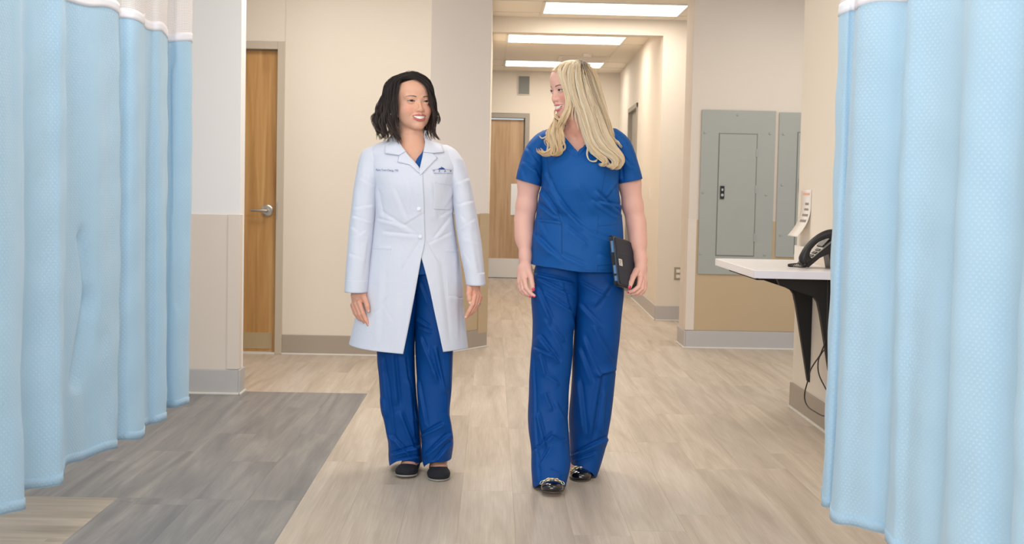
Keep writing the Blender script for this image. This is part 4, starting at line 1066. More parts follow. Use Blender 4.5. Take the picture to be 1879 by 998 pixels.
# ================================================================== garment builders
def edge_phi(L, pts):
    pts = np.asarray(pts, float); q = L.front(pts[:, 0], pts[:, 1]); z = q[:, 2]; ph = np.arcsin(np.clip((q[:, 0]-L.c(z))/L.w(z), -1, 1)); i = np.argsort(z)
    return mono(z[i], ph[i])
def torso_grid(L, topz, hem, eL, eR, nv, nu, lift=None, u0=0.0, u1=1.0):
    """hem: function phi -> z. eL/eR: functions z -> phi of the front edges"""
    u = np.linspace(u0, u1, nu)[None, :]*np.ones((nv, 1)); v = np.linspace(0, 1, nv)[:, None]*np.ones((1, nu))
    zb = hem(None); ph = eL(topz)+u*0
    z = topz+(zb-topz)*v
    for _ in range(3):
        a, b = eL(z), eR(z); ph = a+u*((-2*np.pi+b)-a); z = topz+(hem(ph)-topz)*v
    G = L.pt(ph, z)
    if lift is not None:
        d = lift(u, z); G[..., 1] -= d
    return G, ph
def tube_grid(L, z0, hem, nv, nu, seam=np.pi):
    """closed sleeve or leg; seam at the back"""
    ph = (seam-np.linspace(0, 2*np.pi, nu))[None, :]*np.ones((nv, 1)); v = np.linspace(0, 1, nv)[:, None]
    zb = hem(ph) if callable(hem) else hem; z = z0+(zb-z0)*v
    return L.pt(ph, z)
def text_on(L, s, px0, py0, h, m, name, root, off, slope=0.0, width=None, bold=0.0):
    cu = bpy.data.curves.new(name, 'FONT'); cu.body = s; cu.size = 1.0; cu.offset = bold; cu.resolution_u = 2
    to = bpy.data.objects.new(name, cu); COL.objects.link(to); dg = bpy.context.evaluated_depsgraph_get()
    me = bpy.data.meshes.new_from_object(to.evaluated_get(dg)); bpy.data.objects.remove(to); bpy.data.curves.remove(cu)
    n = len(me.vertices); V = np.zeros(n*3, np.float32); me.vertices.foreach_get('co', V); V = V.reshape(-1, 3)
    x0, x1 = V[:, 0].min(), V[:, 0].max(); sx = (width/(x1-x0)) if width else h
    X = px0+(V[:, 0]-x0)*sx; Y = py0-V[:, 1]*h+(X-px0)*slope
    me.vertices.foreach_set('co', L.front(X, Y, off).astype(np.float32).ravel()); me.name = name
    return own(link(name, me, m), root)
def seam_on(L, pts, root, m, off=.004, r=.0007, name='seam', n=30):
    p = catmull(pts, n) if len(pts) > 2 else np.linspace(pts[0], pts[1], n); q = L.front(p[:, 0], p[:, 1], off)
    return own(tube(name, q, r, m, None, 5), root)
def nail(pr, root, c, along, normal, m, lw=(.0062, .0048), name='fingernail'):
    c = np.asarray(c, float); a = np.asarray(along, float); a /= np.linalg.norm(a); n = np.asarray(normal, float); n -= a*(n@a); n /= np.linalg.norm(n); b = np.cross(a, n)
    bm = bmesh.new(); bmesh.ops.create_uvsphere(bm, u_segments=16, v_segments=10, radius=1.0)
    for v in bm.verts: v.co = Vector(c+a*v.co.x*lw[0]+b*v.co.y*lw[1]+n*v.co.z*.0016)
    return own(obj(name, bm, m, None, True), root)
def skin_col(base, tipc):
    b = np.array(s2l(base)); return lambda V: np.tile(b, (len(V), 1))
# ================================================================== doctor in the white coat
Y1 = 4.75
dr = Person(Y1, (755.5, 188.5), 27, 1.5, -1.0, .985, -.02)
dr.o = dict(w=1.02, long=1.13, tip=9.35, tipz=-3.65, eye=.36, blush=.5, blushc=(232, 150, 128))
base = F(770, 868, 0); d_root = empty('person', (float(dr.P(768, 500)[0]), Y1, 0), 'woman with dark shoulder length hair in a long white coat over blue trousers, walking', 'person', None)
SK1 = (230, 177, 150)
BT = Loft(Y1, [(250, 727, 779, 0.0, .055), (262, 716, 792, .0, .065), (272, 700, 812, .0, .078), (286, 686, 834, .0, .09), (310, 690, 832, 0, .10), (350, 698, 828, 0, .112), (430, 704, 818, 0, .09), (500, 706, 822, .01, .075), (540, 712, 820, .01, .06)])
nb, nt = dr.P(754, 272, .015), dr.wor((0, -1.5, -7.5))
def d_head_body(P):
    q = dr.loc(P); d = head_sdf(q, dr.o)*dr.hs/100
    nk = cone(P, nt, nb, .049, .053); nk = smin(nk, cone(P, dr.wor((0, 1.2, -9.0)), dr.P(757, 268, -.022), .028, .036), .03)
    d = smin(d, nk, .012)
    t = BT.sdf(P); t = smin(t, cone(P, dr.P(722, 282, .02), dr.P(757, 257, .03), .04, .048), .03); t = smin(t, cone(P, dr.P(795, 282, .02), dr.P(757, 257, .03), .04, .048), .03)
    d = smin(d, t, .035)
    cl = np.minimum(cone(P, dr.P(751, 279, -.078), dr.P(716, 274, -.04), .006, .007), cone(P, dr.P(766, 279, -.078), dr.P(800, 274, -.04), .006, .007))
    return smin(d, cl, .018)
def hands_d1(P):        # picture left
    c = dr.C
    d = cone(P, dr.P(660, 500, -.075), dr.P(660, 538, -.092), .026, .0235)
    pal = smin(cone(P, dr.P(655, 542, -.092), dr.P(657, 555, -.112), .019, .0115), cone(P, dr.P(652, 542, -.088), dr.P(651, 558, -.098), .018, .0115), .01)
    pal = smin(pal, cone(P, dr.P(664, 540, -.098), dr.P(666, 551, -.112), .017, .0105), .012)
    d = smin(d, pal, .018)
    for pts, r in (([(659, 554, -.118), (666.5, 575, -.128), (671.5, 587, -.128), (676.3, 596.5, -.124)], [.0105, .0088, .0078, .0066]),
                   ([(653, 556, -.110), (660.5, 577, -.116), (665.5, 586, -.113), (669, 592, -.108)], [.0105, .0088, .0078, .0066]),
                   ([(648.5, 558, -.099), (654.5, 576, -.103), (660, 584, -.099), (665, 589, -.094)], [.0100, .0083, .0075, .0064]),
                   ([(646.5, 560, -.088), (651, 574, -.091), (656, 582, -.086), (660, 586.5, -.081)], [.0090, .0075, .0068, .0058]),
                   ([(664, 540, -.105), (670.5, 551, -.124), (674, 562, -.132), (675.5, 569.5, -.134)], [.0145, .0108, .0096, .0078])):
        d = smin(d, chain(P, c(pts), r, .003), .0042)
    return d
def hands_d2(P):        # picture right
    c = dr.C
    d = cone(P, dr.P(870, 490, -.07), dr.P(868, 524, -.088), .026, .0235)
    pal = smin(cone(P, dr.P(866, 528, -.092), dr.P(871, 541, -.112), .018, .0115), cone(P, dr.P(872, 528, -.085), dr.P(878, 543, -.097), .017, .0115), .01)
    d = smin(d, pal, .018)
    for pts, r in (([(871, 541, -.118), (867.5, 558, -.134), (860.5, 571, -.137), (854.5, 582, -.134)], [.0105, .0088, .0078, .0064]),
                   ([(875.5, 542, -.108), (871.5, 560, -.121), (864.5, 572, -.122), (857.5, 581, -.118)], [.0105, .0086, .0077, .0064]),
                   ([(879.5, 543, -.097), (876.5, 558, -.107), (870.5, 569, -.107), (864.5, 576, -.103)], [.0100, .0082, .0074, .0062]),
                   ([(881.5, 545, -.086), (879, 557, -.092), (874, 565, -.091), (869, 571, -.087)], [.0090, .0074, .0066, .0057]),
                   ([(862.5, 528, -.108), (860.5, 539, -.126), (861.5, 549, -.132), (862.5, 555, -.133)], [.0145, .0110, .0098, .0080])):
        d = smin(d, chain(P, c(pts), r, .003), .0042)
    return d
ftR = Foot(F(805.5, 884, 0)+np.array([0, 0, .004]), 4, 0, sc=.95, wx=1.16)
_t = F(741, 874, 0.012); ftL = Foot(_t, -6, 5, sc=.93, wx=1.14)
ftL.o[2] = max(ftL.o[2], .0)
def d_rest(P):
    d = smin(BT.sdf(P, .012), ell(P, dr.P(766, 520, .02), (.12, .06, .08)), .03)
    for hx, kx, ax, ky, ft in ((733, 738, 747, .0, ftL), (802, 800, 803, -.01, ftR)):
        an = ft.wor((0, -5, 9)); d = smin(d, cone(P, dr.P(hx, 545, .03), dr.P(kx, 685, ky+.03), .062, .045), .02); d = smin(d, cone(P, dr.P(kx, 685, ky+.03), an, .045, .034), .02)
        d = smin(d, foot_sdf(ft.loc(P))*.0095, .01)
    for sx, ex, wx, wy, wd in ((698, 668, 660, 505, -.076), (824, 855, 869, 495, -.07)):
        d = smin(d, chain(P, [dr.P(sx, 304, .01), dr.P(ex, 410, .0), dr.P(wx, wy, wd)], [.034, .030, .024], .01), .03)
    return d
def body_mesh(regions, root):
    parts = []
    for f, lo, hi, h, cf in regions:
        V, Q = mesh_sdf(f, lo, hi, h); parts.append((V, Q, cf(V)))
    V, Q, C_ = join(parts); return own(np_mesh('body', V, Q, M['skin'], None, True, C_), root)
hc = dr.hc
headcol1 = lambda V: head_col(dr.loc(V), SK1, (202, 112, 110), (84, 60, 52), dr.o)
sk1 = lambda V: np.tile(np.array(s2l((228, 168, 144))), (len(V), 1))
p1_, p2_ = dr.P(660, 560, -.1), dr.P(868, 548, -.1)
body_mesh([(d_head_body, hc-[.16, .16, .30], hc+[.16, .16, .13], 0.0021, headcol1),
           (hands_d1, p1_-[.06, .07, .10], p1_+[.06, .06, .10], .0018, sk1), (hands_d2, p2_-[.06, .08, .10], p2_+[.06, .07, .10], .0018, sk1),
           (lambda P: foot_sdf(ftL.loc(P))*.0093, ftL.o-[.08, .16, .01], ftL.o+[.08, .16, .12], .004, sk1), (lambda P: foot_sdf(ftR.loc(P))*.0095, ftR.o-[.08, .16, .01], ftR.o+[.08, .16, .12], .004, sk1),
           (d_rest, (dr.P(768, 500)[0]-.36, Y1-.22, -.01), (dr.P(768, 500)[0]+.36, Y1+.24, 1.36), .013, sk1)], d_root)
eyes(dr, d_root, None, (.12, 1, .03), (58, 36, 28), dr.o); teeth(dr, d_root)
for hnd, c_, a_, n_ in ((0, (676.0, 570.5, -.1400), (675.5, 569.5), (674, 562)), (0, (675.6, 595, -.1300), (676.3, 596.5), (671.5, 587)), (1, (862.4, 555.5, -.1400), (862.5, 555), (861.5, 549)), (1, (855.0, 581, -.1395), (854.5, 582), (860.5, 571))):
    al = dr.P(*a_)-dr.P(*n_); nail(dr, d_root, W(c_[0], c_[1], Y1+c_[2]), al, (0, -1, .15), M['nail_pale'], (.0056, .0042))
own(tube('ring', dr.P(877.5, 557, -.107)+np.stack([np.cos(np.linspace(0, 6.3, 20))*.0098, np.sin(np.linspace(0, 6.3, 20))*.0098, .002*np.cos(np.linspace(0, 6.3, 20))], 1), .0012, M['silver'], None, 6), d_root)
bm = bmesh.new(); bmesh.ops.create_icosphere(bm, subdivisions=1, radius=.0038, matrix=Matrix.Translation(Vector(dr.P(879.3, 557.5, -.117)))); own(obj('gem', bm, M['silver']), d_root)
bm = bmesh.new(); bmesh.ops.create_icosphere(bm, subdivisions=2, radius=.003, matrix=Matrix.Translation(Vector(dr.wor((7.1, .9, -4.2))))); own(obj('earring', bm, M['silver'], None, True), d_root)
# shoes
shoe(ftL, d_root, M['shoe_cloth'], None, 6.6); shoe(ftR, d_root, M['shoe_cloth'], None, 5.6)
# trousers
def leg(name, rows, hemf, root, pr, S, seed, m, gain=1.7, nv=270, nu=150, p=2.5, amp=.0022, fr=(16, 16, 9)):
    L = Loft(pr.Y0, rows, p); G = tube_grid(L, L.zmax, hemf(L), nv, nu)
    o, G2 = cloth(name, G, m, root, 0, S, (seed, fr, amp), True, gain=gain); return L
def hem_fn(L, pr, front_l, front_c, front_r, back):
    def zf(x, py, yo): return W(x, py, pr.Y0+yo)[2]
    y = float(L.y(L.zmin))-pr.Y0; r = float(L.r(L.zmin))
    zl, zc, zr, zb = [zf(760, p, y+k) for p, k in ((front_l, -.3*r), (front_c, -r), (front_r, -.3*r), (back, 0))]
    def f(ph):
        if ph is None: return zc
        s, c = np.sin(ph), np.cos(ph); side = np.where(s < 0, zl, zr); fr = zc+(side-zc)*np.abs(s)**1.6
        return np.where(c > 0, fr, side+(zb-side)*(-c).clip(0, 1))
    return f
S1 = [(700, 660, 712, 760, 7, .006), (720, 650, 728, 740, 8, .007), (742, 660, 760, 800, 7, .006), (704, 730, 716, 800, 6, .006), (735, 760, 765, 838, 7, .007), (716, 800, 752, 838, 5, .006), (722, 835, 770, 820, 6, .007), (730, 846, 768, 838, 4, .005), (750, 700, 764, 770, 6, .006), (708, 690, 722, 830, 6, .004)]
L = leg('trouser_leg', [(490, 699, 778, .01, .10), (525, 696, 774, .01, .102), (560, 694, 768, .01, .102), (600, 692, 763, .01, .10), (640, 691, 761.5, .01, .095), (692, 696.5, 763, .015, .088), (744, 699, 767, .02, .085), (786, 710, 771, .03, .088), (820, 713, 772.5, .04, .095), (838, 713, 774, .04, .1), (862, 717, 775, .04, .10)],
    lambda L: hem_fn(L, dr, 856, 845, 849, 850), d_root, dr, S1, 3, M['pants_blue'])
S2 = [(785, 640, 802, 700, 7, .006), (800, 640, 815, 720, 6, .006), (822, 640, 818, 760, 6, .004), (768, 700, 782, 780, 5, .004), (775, 800, 812, 780, 6, .007), (782, 838, 822, 800, 6, .007), (800, 846, 828, 812, 5, .006), (818, 760, 826, 808, 6, .006), (770, 520, 786, 560, 5, .003), (766, 585, 786, 600, 4, .006), (768, 600, 790, 610, 4, .005), (772, 620, 800, 690, 5, .005)]
L = leg('trouser_leg', [(490, 754, 834, .0, .10), (525, 758, 836, .0, .102), (560, 762, 838, .0, .102), (600, 763, 836, .0, .10), (640, 763, 832, .0, .095), (705, 765, 829, -.005, .088), (757, 768, 824, -.01, .085), (785, 771, 828, -.01, .088), (809, 774, 831, -.01, .095), (840, 775, 829, -.01, .1), (858, 781, 823, -.01, .095)],
    lambda L: hem_fn(L, dr, 857, 846, 841, 850), d_root, dr, S2, 5, M['pants_blue'])
PL_ = Loft(Y1, [(440, 704, 822, 0, .09), (480, 702, 826, .01, .085), (520, 704, 826, .015, .08), (545, 708, 822, .02, .07), (558, 716, 816, .02, .05)])
G = tube_grid(PL_, PL_.zmax, PL_.zmin, 60, 140); cloth('trouser_top', G, M['pants_blue'], d_root, .002, [(760, 500, 768, 590, 4, -.004)], (9, (14, 14, 20), .002), True)
# blue scrub top under the coat
ST = Loft(Y1, [(256, 716, 792, 0, .068), (262, 712, 796, .0, .074), (272, 697, 815, .0, .088), (286, 688, 832, .0, .100), (310, 692, 830, -.004, .113), (350, 696, 828, -.006, .122), (430, 696, 826, 0, .11), (500, 690, 836, 0, .123)])
sL = edge_phi(ST, [(724, 250), (730, 262), (759, 300), (764, 312), (766, 330), (766, 520)]); sR = edge_phi(ST, [(790, 250), (785, 262), (777, 274), (762, 301), (765, 312), (766, 330), (766, 520)])
G, _ = torso_grid(ST, ST.zmax, lambda ph: ST.zmin if ph is None else ST.zmin+0*ph, sL, sR, 90, 150); cloth('scrub_top', G, M['scrub'], d_root, .002)
# ------------------------------------------------------------------ white coat
CT = Loft(Y1, [(252, 724, 783, 0, .060), (258, 715, 793, .0, .070), (264, 700, 810, .0, .083), (271, 684, 826, .0, .094), (279, 674, 836, .0, .104), (292, 673, 844, -.0, .115), (310, 678, 844, -.008, .127), (345, 688, 833, -.012, .140), (390, 689, 831, -.008, .134), (430, 684, 836, -.003, .13),
               (480, 676, 844, .0, .142), (520, 669, 848, .0, .150), (560, 661, 850, .0, .158), (600, 650, 854, .0, .165), (660, 634, 861, .0, .175)], 2.15)
cL = edge_phi(CT, [(727, 251), (738, 269), (762, 300), (770, 312), (774, 322), (777, 400), (778, 434), (774, 464), (771, 474), (741, 648), (738, 665)])
cR = edge_phi(CT, [(777, 251), (780, 262), (777.5, 274), (771, 312), (764, 322), (762, 400), (763, 434), (768, 462), (771, 472), (810, 645), (814, 665)])
zhL, zhR = CT.front(690, 640)[2], CT.front(835, 641)[2]
zeL, zeR, zsl, zsr = CT.front(741, 649)[2], CT.front(811, 645.5)[2], W(638, 629, Y1)[2], W(859, 638, Y1)[2]
pL0, pR0 = float(cL(zeL)), float(cR(zeR))
def coat_hem(ph):
    if ph is None: return zeL
    p = np.asarray(ph); q = np.where(p < -np.pi, p+2*np.pi, p)
    return np.interp(q, [-np.pi, -1.6, -1.0, pL0, pR0, 1.0, 1.6, np.pi], [zsl, zsl, (zsl+zeL)/2+.004, zeL, zeR, (zsr+zeR)/2+.004, zsr, zsr])
CS = [(700, 395, 755, 430, 9, .006), (694, 405, 745, 418, 6, .005), (705, 430, 765, 436, 7, .005), (690, 350, 700, 400, 7, .005), (800, 440, 830, 400, 7, .005), (790, 450, 828, 430, 6, .004), (778, 440, 800, 480, 6, .005), (765, 440, 735, 490, 7, .004), (735, 470, 725, 620, 12, .004),
      (700, 500, 690, 620, 12, .005), (712, 540, 690, 570, 5, .004), (700, 560, 718, 590, 5, .002), (800, 480, 815, 620, 12, .005), (835, 470, 838, 620, 8, .004), (822, 545, 850, 550, 5, .004), (760, 500, 745, 600, 8, .003), (830, 350, 815, 380, 6, .005), (742, 330, 752, 380, 8, .003), (790, 340, 800, 400, 8, .004), (720, 350, 740, 400, 9, .004), (776, 388, 740, 410, 5, .003), (810, 400, 832, 385, 5, .004)]
G, ph = torso_grid(CT, CT.zmax, coat_hem, cL, cR, 230, 250, lambda u, z: .0045*np.exp(-(u/.02)**2)*(z < CT.front(770, 318)[2]))
cloth('white_coat', G, M['coat'], d_root, .0022, CS, (21, (7, 7, 5), .0022), gain=.6)
def cpart(name, G, th=.0022, m='coat', S=None):
    o, _ = cloth(name, G, M[m], d_root, th, S); return o
def sleeve(name, rows, S, seed, pr, root, m, hem=None, p=2.1, nv=170, nu=90, amp=.0018):
    L = Loft(pr.Y0, rows, p); G = tube_grid(L, L.zmax, hem(L) if hem else L.zmin, nv, nu); o, G2 = cloth(name, G, m, root, .0022, S, (seed, (9, 9, 9), amp), True, gain=.42); return L, o
SL1 = [(660, 330, 684, 345, 6, .005), (650, 385, 684, 380, 6, .007), (648, 400, 680, 410, 5, .007), (646, 420, 668, 440, 6, .006), (650, 440, 672, 425, 5, .006), (655, 350, 650, 500, 9, .004), (668, 300, 664, 360, 7, .004), (640, 470, 668, 480, 7, .004), (672, 440, 664, 500, 6, .005)]
La, sa = sleeve('coat_sleeve', [(266, 690, 706, .005, .035), (270, 680, 710, .004, .048), (275, 670, 714, .003, .058), (282, 663.5, 714, .0, .066), (295, 659, 711, .0, .073), (320, 654, 703, -.005, .074), (345, 649.5, 695, -.01, .072), (380, 645.5, 691, -.02, .068), (420, 641, 686, -.035, .064), (450, 639, 682, -.05, .062), (480, 637, 678, -.065, .060), (510, 635, 675.5, -.078, .057), (535, 634, 673, -.088, .054)], SL1, 31, dr, d_root, M['coat'])
SL2 = [(838, 340, 862, 330, 6, .005), (840, 380, 868, 372, 6, .007), (845, 400, 868, 420, 6, .007), (848, 420, 872, 405, 5, .006), (850, 440, 876, 450, 6, .005), (855, 300, 862, 380, 7, .004), (862, 430, 874, 500, 8, .005), (850, 465, 868, 500, 6, .004)]
Lb, sb_ = sleeve('coat_sleeve', [(267, 804, 820, .005, .035), (271, 802, 829, .004, .048), (277, 803, 837, .003, .058), (286, 806, 844, .0, .066), (295, 810, 850, .0, .073), (320, 818, 858, -.005, .074), (345, 827, 865, -.01, .072), (380, 832.5, 872, -.02, .068), (420, 838, 879, -.033, .064), (450, 843, 883.5, -.045, .062), (480, 849, 886.5, -.058, .060), (505, 854, 888.5, -.07, .056), (522, 856.5, 890, -.078, .054)], SL2, 33, dr, d_root, M['coat'])
def cuff(L, z0, nm='cuff'):
    ph_ = (np.pi-np.linspace(0, 2*np.pi, 70))[None]*np.ones((8, 1)); z = np.linspace(z0, L.zmin-.0015, 8)[:, None]*np.ones((1, 70)); G = L.pt(ph_, z, .0008); cloth(nm, G, M['coat'], d_root, .002, None, None, True)
cuff(La, La.zmin+.05); cuff(Lb, Lb.zmin+.05)
# collar and lapels
own_ = []
lap = [('collar', [(723, 250), (731, 258), (738, 269), (744.5, 277)], [(708, 264), (705.5, 272), (706, 281.5), (733, 284.5)], .012),
       ('collar', [(777.5, 250), (780, 261), (778.5, 270), (776.5, 279)], [(803, 262), (811, 268), (815, 279.5), (795, 281)], .012),
       ('lapel', [(741, 273), (750, 285), (762, 300), (770.5, 314)], [(732.5, 284.5), (729, 297), (752, 302), (769.5, 317.5)], .008),
       ('lapel', [(777, 276), (774.5, 290), (771.5, 303), (769, 315)], [(794, 281.5), (803, 290), (788, 305), (771, 322)], .007)]
for nm, A_, B_, off in lap:
    cpart(nm, strip_lin(CT, A_, B_, off), .0022)
    q = CT.front(np.array([b[0] for b in B_]), np.array([b[1] for b in B_]), off+.0005); own(tube('seam', q, .0008, M['coat_seam'], None, 5), d_root)
# collar stand around the back of the neck
zc0 = CT.zmax; ph_ = np.linspace(float(cL(zc0)), float(cR(zc0))-2*np.pi, 80)[None]*np.ones((10, 1)); z = np.linspace(zc0+.028, zc0-.02, 10)[:, None]*np.ones((1, 80))
Gc = CT.pt(ph_, np.minimum(z, zc0), .004); Gc[..., 2] = z; cpart('collar_stand', Gc, .003)
# pockets, stitching, buttons
def pocket(poly, off, th=.0018):
    cpart('pocket', strip_lin(CT, poly[0], poly[1], off, 24, 24), th)
pocket(([(684, 450), (719, 451.5)], [(674, 533), (706, 549)]), .0035)
pocket(([(817, 456), (840, 457)], [(821, 545), (848, 547)]), .0035)
pocket(([(797, 331), (833, 335)], [(796, 384), (831, 386)]), .0030)
for pts in ([(684, 456), (719, 457.5)], [(817, 462), (840, 463)], [(797, 336), (833, 340)]):
    seam_on(CT, pts, d_root, M['coat_seam'], .0066, .0005, 'stitch')
for bx, by in ((768.5, 383), (771, 434)):
    q = CT.front(bx, by, .0095); bm = bmesh.new(); add_cyl(bm, (q[0], q[1]+.003, q[2]), (q[0], q[1], q[2]), .0078, .0074, 20); add_cyl(bm, (q[0], q[1], q[2]), (q[0], q[1]-.0006, q[2]), .0055, .0052, 20)
    own(obj('button', bm, M['button'], None, False), d_root)
# embroidery
text_on(CT, 'Kara Tom-Chang, MD', 690, 313.2, 5.3, M['thread'], 'embroidered_name', d_root, .006, .03, 41, 0)
text_on(CT, 'P    E    A    K', 795.5, 315.4, 5.2, M['thread'], 'embroidered_logo', d_root, .0075, .012, 34, 0)
text_on(CT, 'DERMATOLOGY GROUP', 796, 318.8, 2.8, M['thread'], 'embroidered_logo', d_root, .0075, .012, 34, 0)
mt = np.array([(803, 310.2), (806, 309), (807.5, 307.6), (809, 308.2), (810, 305), (811, 307.6), (812.5, 306.8), (815, 308.8), (818, 310.4)]); bt = np.array([(x, 310.8) for x in np.linspace(803, 818, 9)])
tt_ = np.linspace(0, 1, 3)[:, None, None]; pp = mt*(1-tt_)+bt*tt_; own(np_mesh('embroidered_logo', CT.front(pp[..., 0], pp[..., 1], .0078).reshape(-1, 3), grid_faces(3, 9), M['thread_deep'], None, False), d_root)
seam_on(CT, [(793, 312), (800, 310.8), (811, 310.2), (822, 311.2), (830, 312.8)], d_root, M['thread'], .0076, .0005, 'embroidered_logo')
# ------------------------------------------------------------------ dark wavy hair
def G_(pr, pts): return [W(p[0], p[1], pr.Y0+p[2]) for p in pts]
hg = []
root_c = (733, 146)
def addg(pts, s0, s1, s2, w, cu=(.008, 2.4)): hg.append((G_(dr, pts), s0, s1, s2, w, cu))
# picture-left side, several layers from the parting to the shoulder
addg([(736, 146, -.06), (724, 152, -.065), (717, 170, -.07), (713, 190, -.075), (708, 212, -.08), (703, 232, -.08), (706, 248, -.08), (702, 258, -.085)], .008, .013, .012, 1.3)
addg([(737, 145, -.06), (728, 151, -.078), (724, 170, -.085), (722, 190, -.088), (722, 212, -.09), (722, 232, -.09), (727, 250, -.095), (735, 265, -.10)], .006, .009, .007, 1.2)
addg([(737, 146, -.07), (731, 153, -.085), (728.5, 168, -.092), (726.5, 186, -.094), (727, 206, -.09), (727, 226, -.088), (731, 246, -.095), (737, 262, -.105)], .005, .005, .005, 1.0, (.003, 1.6))
addg([(738, 144, -.04), (722, 149, -.04), (712, 166, -.04), (707, 188, -.045), (700, 208, -.05), (693, 225, -.05), (696, 243, -.05), (696, 256, -.055)], .009, .016, .013, 1.4, (.011, 2.8))
addg([(742, 141, -.0), (724, 146, -.0), (710, 162, .0), (704, 186, .0), (697, 206, -.0), (690, 218, -.01), (694, 232, -.02), (699, 246, -.03)], .012, .018, .014, 1.2, (.013, 2.9))
addg([(745, 139, .04), (728, 145, .05), (714, 163, .05), (708, 190, .05), (703, 214, .04), (700, 236, .03), (708, 254, .02)], .016, .022, .018, 1.2, (.007, 2.2))
addg([(736, 147, -.06), (719, 158, -.06), (714, 180, -.07), (711, 205, -.08), (714, 228, -.09), (717, 246, -.10), (711, 262, -.10)], .008, .014, .010, 1.2, (.009, 2.7))
addg([(760, 140, .06), (748, 150, .10), (742, 175, .10), (742, 205, .09), (742, 235, .07), (742, 252, .06)], .02, .03, .03, 1.0)
addg([(740, 150, .02), (732, 170, .0), (731, 200, -.01), (732, 225, -.01), (733, 245, -.02)], .012, .014, .01, .8, (.003, 1.5))
# sweep over the top to picture right
addg([(738, 145, -.065), (752, 141.5, -.082), (768, 145, -.088), (781, 155, -.085), (787, 170, -.078), (791, 188, -.072), (796, 206, -.068), (797, 224, -.07)], .005, .006, .007, 1.3, (.003, 1.5))
addg([(738, 144, -.06), (754, 139.5, -.066), (772, 143, -.068), (786, 156, -.06), (791, 175, -.052), (796, 196, -.05), (802, 216, -.05), (804, 230, -.055)], .005, .008, .009, 1.2, (.008, 2.4))
addg([(740, 142, -.04), (758, 138.5, -.04), (776, 143, -.03), (789, 158, -.02), (794, 180, -.015), (797, 202, -.02), (795, 224, -.04), (794, 246, -.06), (803, 259, -.07)], .008, .012, .009, 1.2, (.006, 2.4))
addg([(745, 140, -.01), (762, 138.5, .0), (780, 146, .01), (789, 165, .02), (792, 190, .02), (790, 215, .0), (785, 238, -.03), (790, 255, -.06)], .010, .014, .012, 1.2, (.008, 2.4))
addg([(745, 140, .02), (764, 140, .04), (780, 150, .05), (787, 172, .05), (788, 200, .045), (783, 228, .02), (783, 248, -.02)], .015, .02, .014, 1.1, (.008, 2.4))
addg([(786, 160, -.06), (792, 178, -.058), (797, 197, -.055), (806, 210, -.05), (807, 222, -.05), (803, 233, -.05)], .003, .004, .004, .25, (.003, 2))
addg([(788, 175, -.05), (794, 200, -.05), (796, 222, -.06), (796, 243, -.07), (808, 258, -.075)], .004, .007, .006, .5, (.004, 2.2))
addg([(738, 146, -.06), (750, 144, -.05), (760, 142, -.02), (765, 143, .03), (762, 150, .08)], .01, .016, .02, .6, (.001, 1))
addg([(738, 146, -.04), (735, 143, -.0), (735, 145, .05), (733, 155, .09)], .01, .02, .02, .6, (.001, 1))
dark = np.array(s2l((36, 28, 27))); dlt = np.array(s2l((124, 96, 80)))
def hcol1(S, t, rn, gi):
    f = np.clip((t[None, :]-.35)*.8, 0, .55)*(rn[:, None]**1.5)+.10*rn[:, None]**2
    return dark+(dlt-dark)*f[..., None]
push1 = pusher(dr, dr.o, .12)
hv, hf, hcl = strands(hg, 3500, 25, .00064, hcol1, 5, push1, .0012)
def scalp(pr, o, cut, col, lift=.32, h=.26):
    f = lambda q: smax(head_sdf(q, o)-lift, -cut(q), .3)
    V, Q = mesh_sdf(f, (-9, -12, -9), (9, 11, 13), h); return pr.wor(V), Q, np.tile(col, (len(V), 1))
def cut1(q):            # positive where hair covers
    return np.maximum(q[:, 2]-9.2+.035*(q[:, 0]+1.0)**2, 0.5+.24*q[:, 2].clip(-6, 9)-q[:, 1])-(q[:, 2] < -7)*4
sv, sq, sc_ = scalp(dr, dr.o, cut1, dark)
V, Q, Cc = join([(hv, hf, hcl), (sv, sq, sc_)]); own(np_mesh('hair', V, Q, M['hair'], None, True, Cc), d_root)
# ================================================================== nurse in blue scrubs
Y2 = 4.75
nr = Person(Y2, (1047.5, 160), -62, -14, 0, .965, -.02)
nr.o = dict(w=1.0, long=1.25, tip=9.35, tipz=-3.6, lip=.72, fold=.3, open=.82, eye=.36, blush=.55, blushc=(238, 138, 120))
n_root = empty('person', (float(nr.P(1058, 500)[0]), Y2, 0), 'woman with long blonde hair in a short sleeved blue scrub suit, looking sideways and smiling', 'person')
SK2 = (240, 190, 172)
NB = Loft(Y2, [(232, 1036, 1096, .01, .055), (240, 1020, 1112, .005, .066), (250, 1000, 1130, 0, .078), (262, 992, 1138, 0, .09), (280, 995, 1134, 0, .10), (310, 1001, 1128, 0, .112), (350, 1003, 1126, 0, .118), (400, 998, 1128, 0, .095), (450, 1000, 1122, 0, .085), (490, 1002, 1120, .01, .075)])
nb2, nt2 = nr.P(1066, 258, .015), nr.wor((0, -1.5, -7.0))
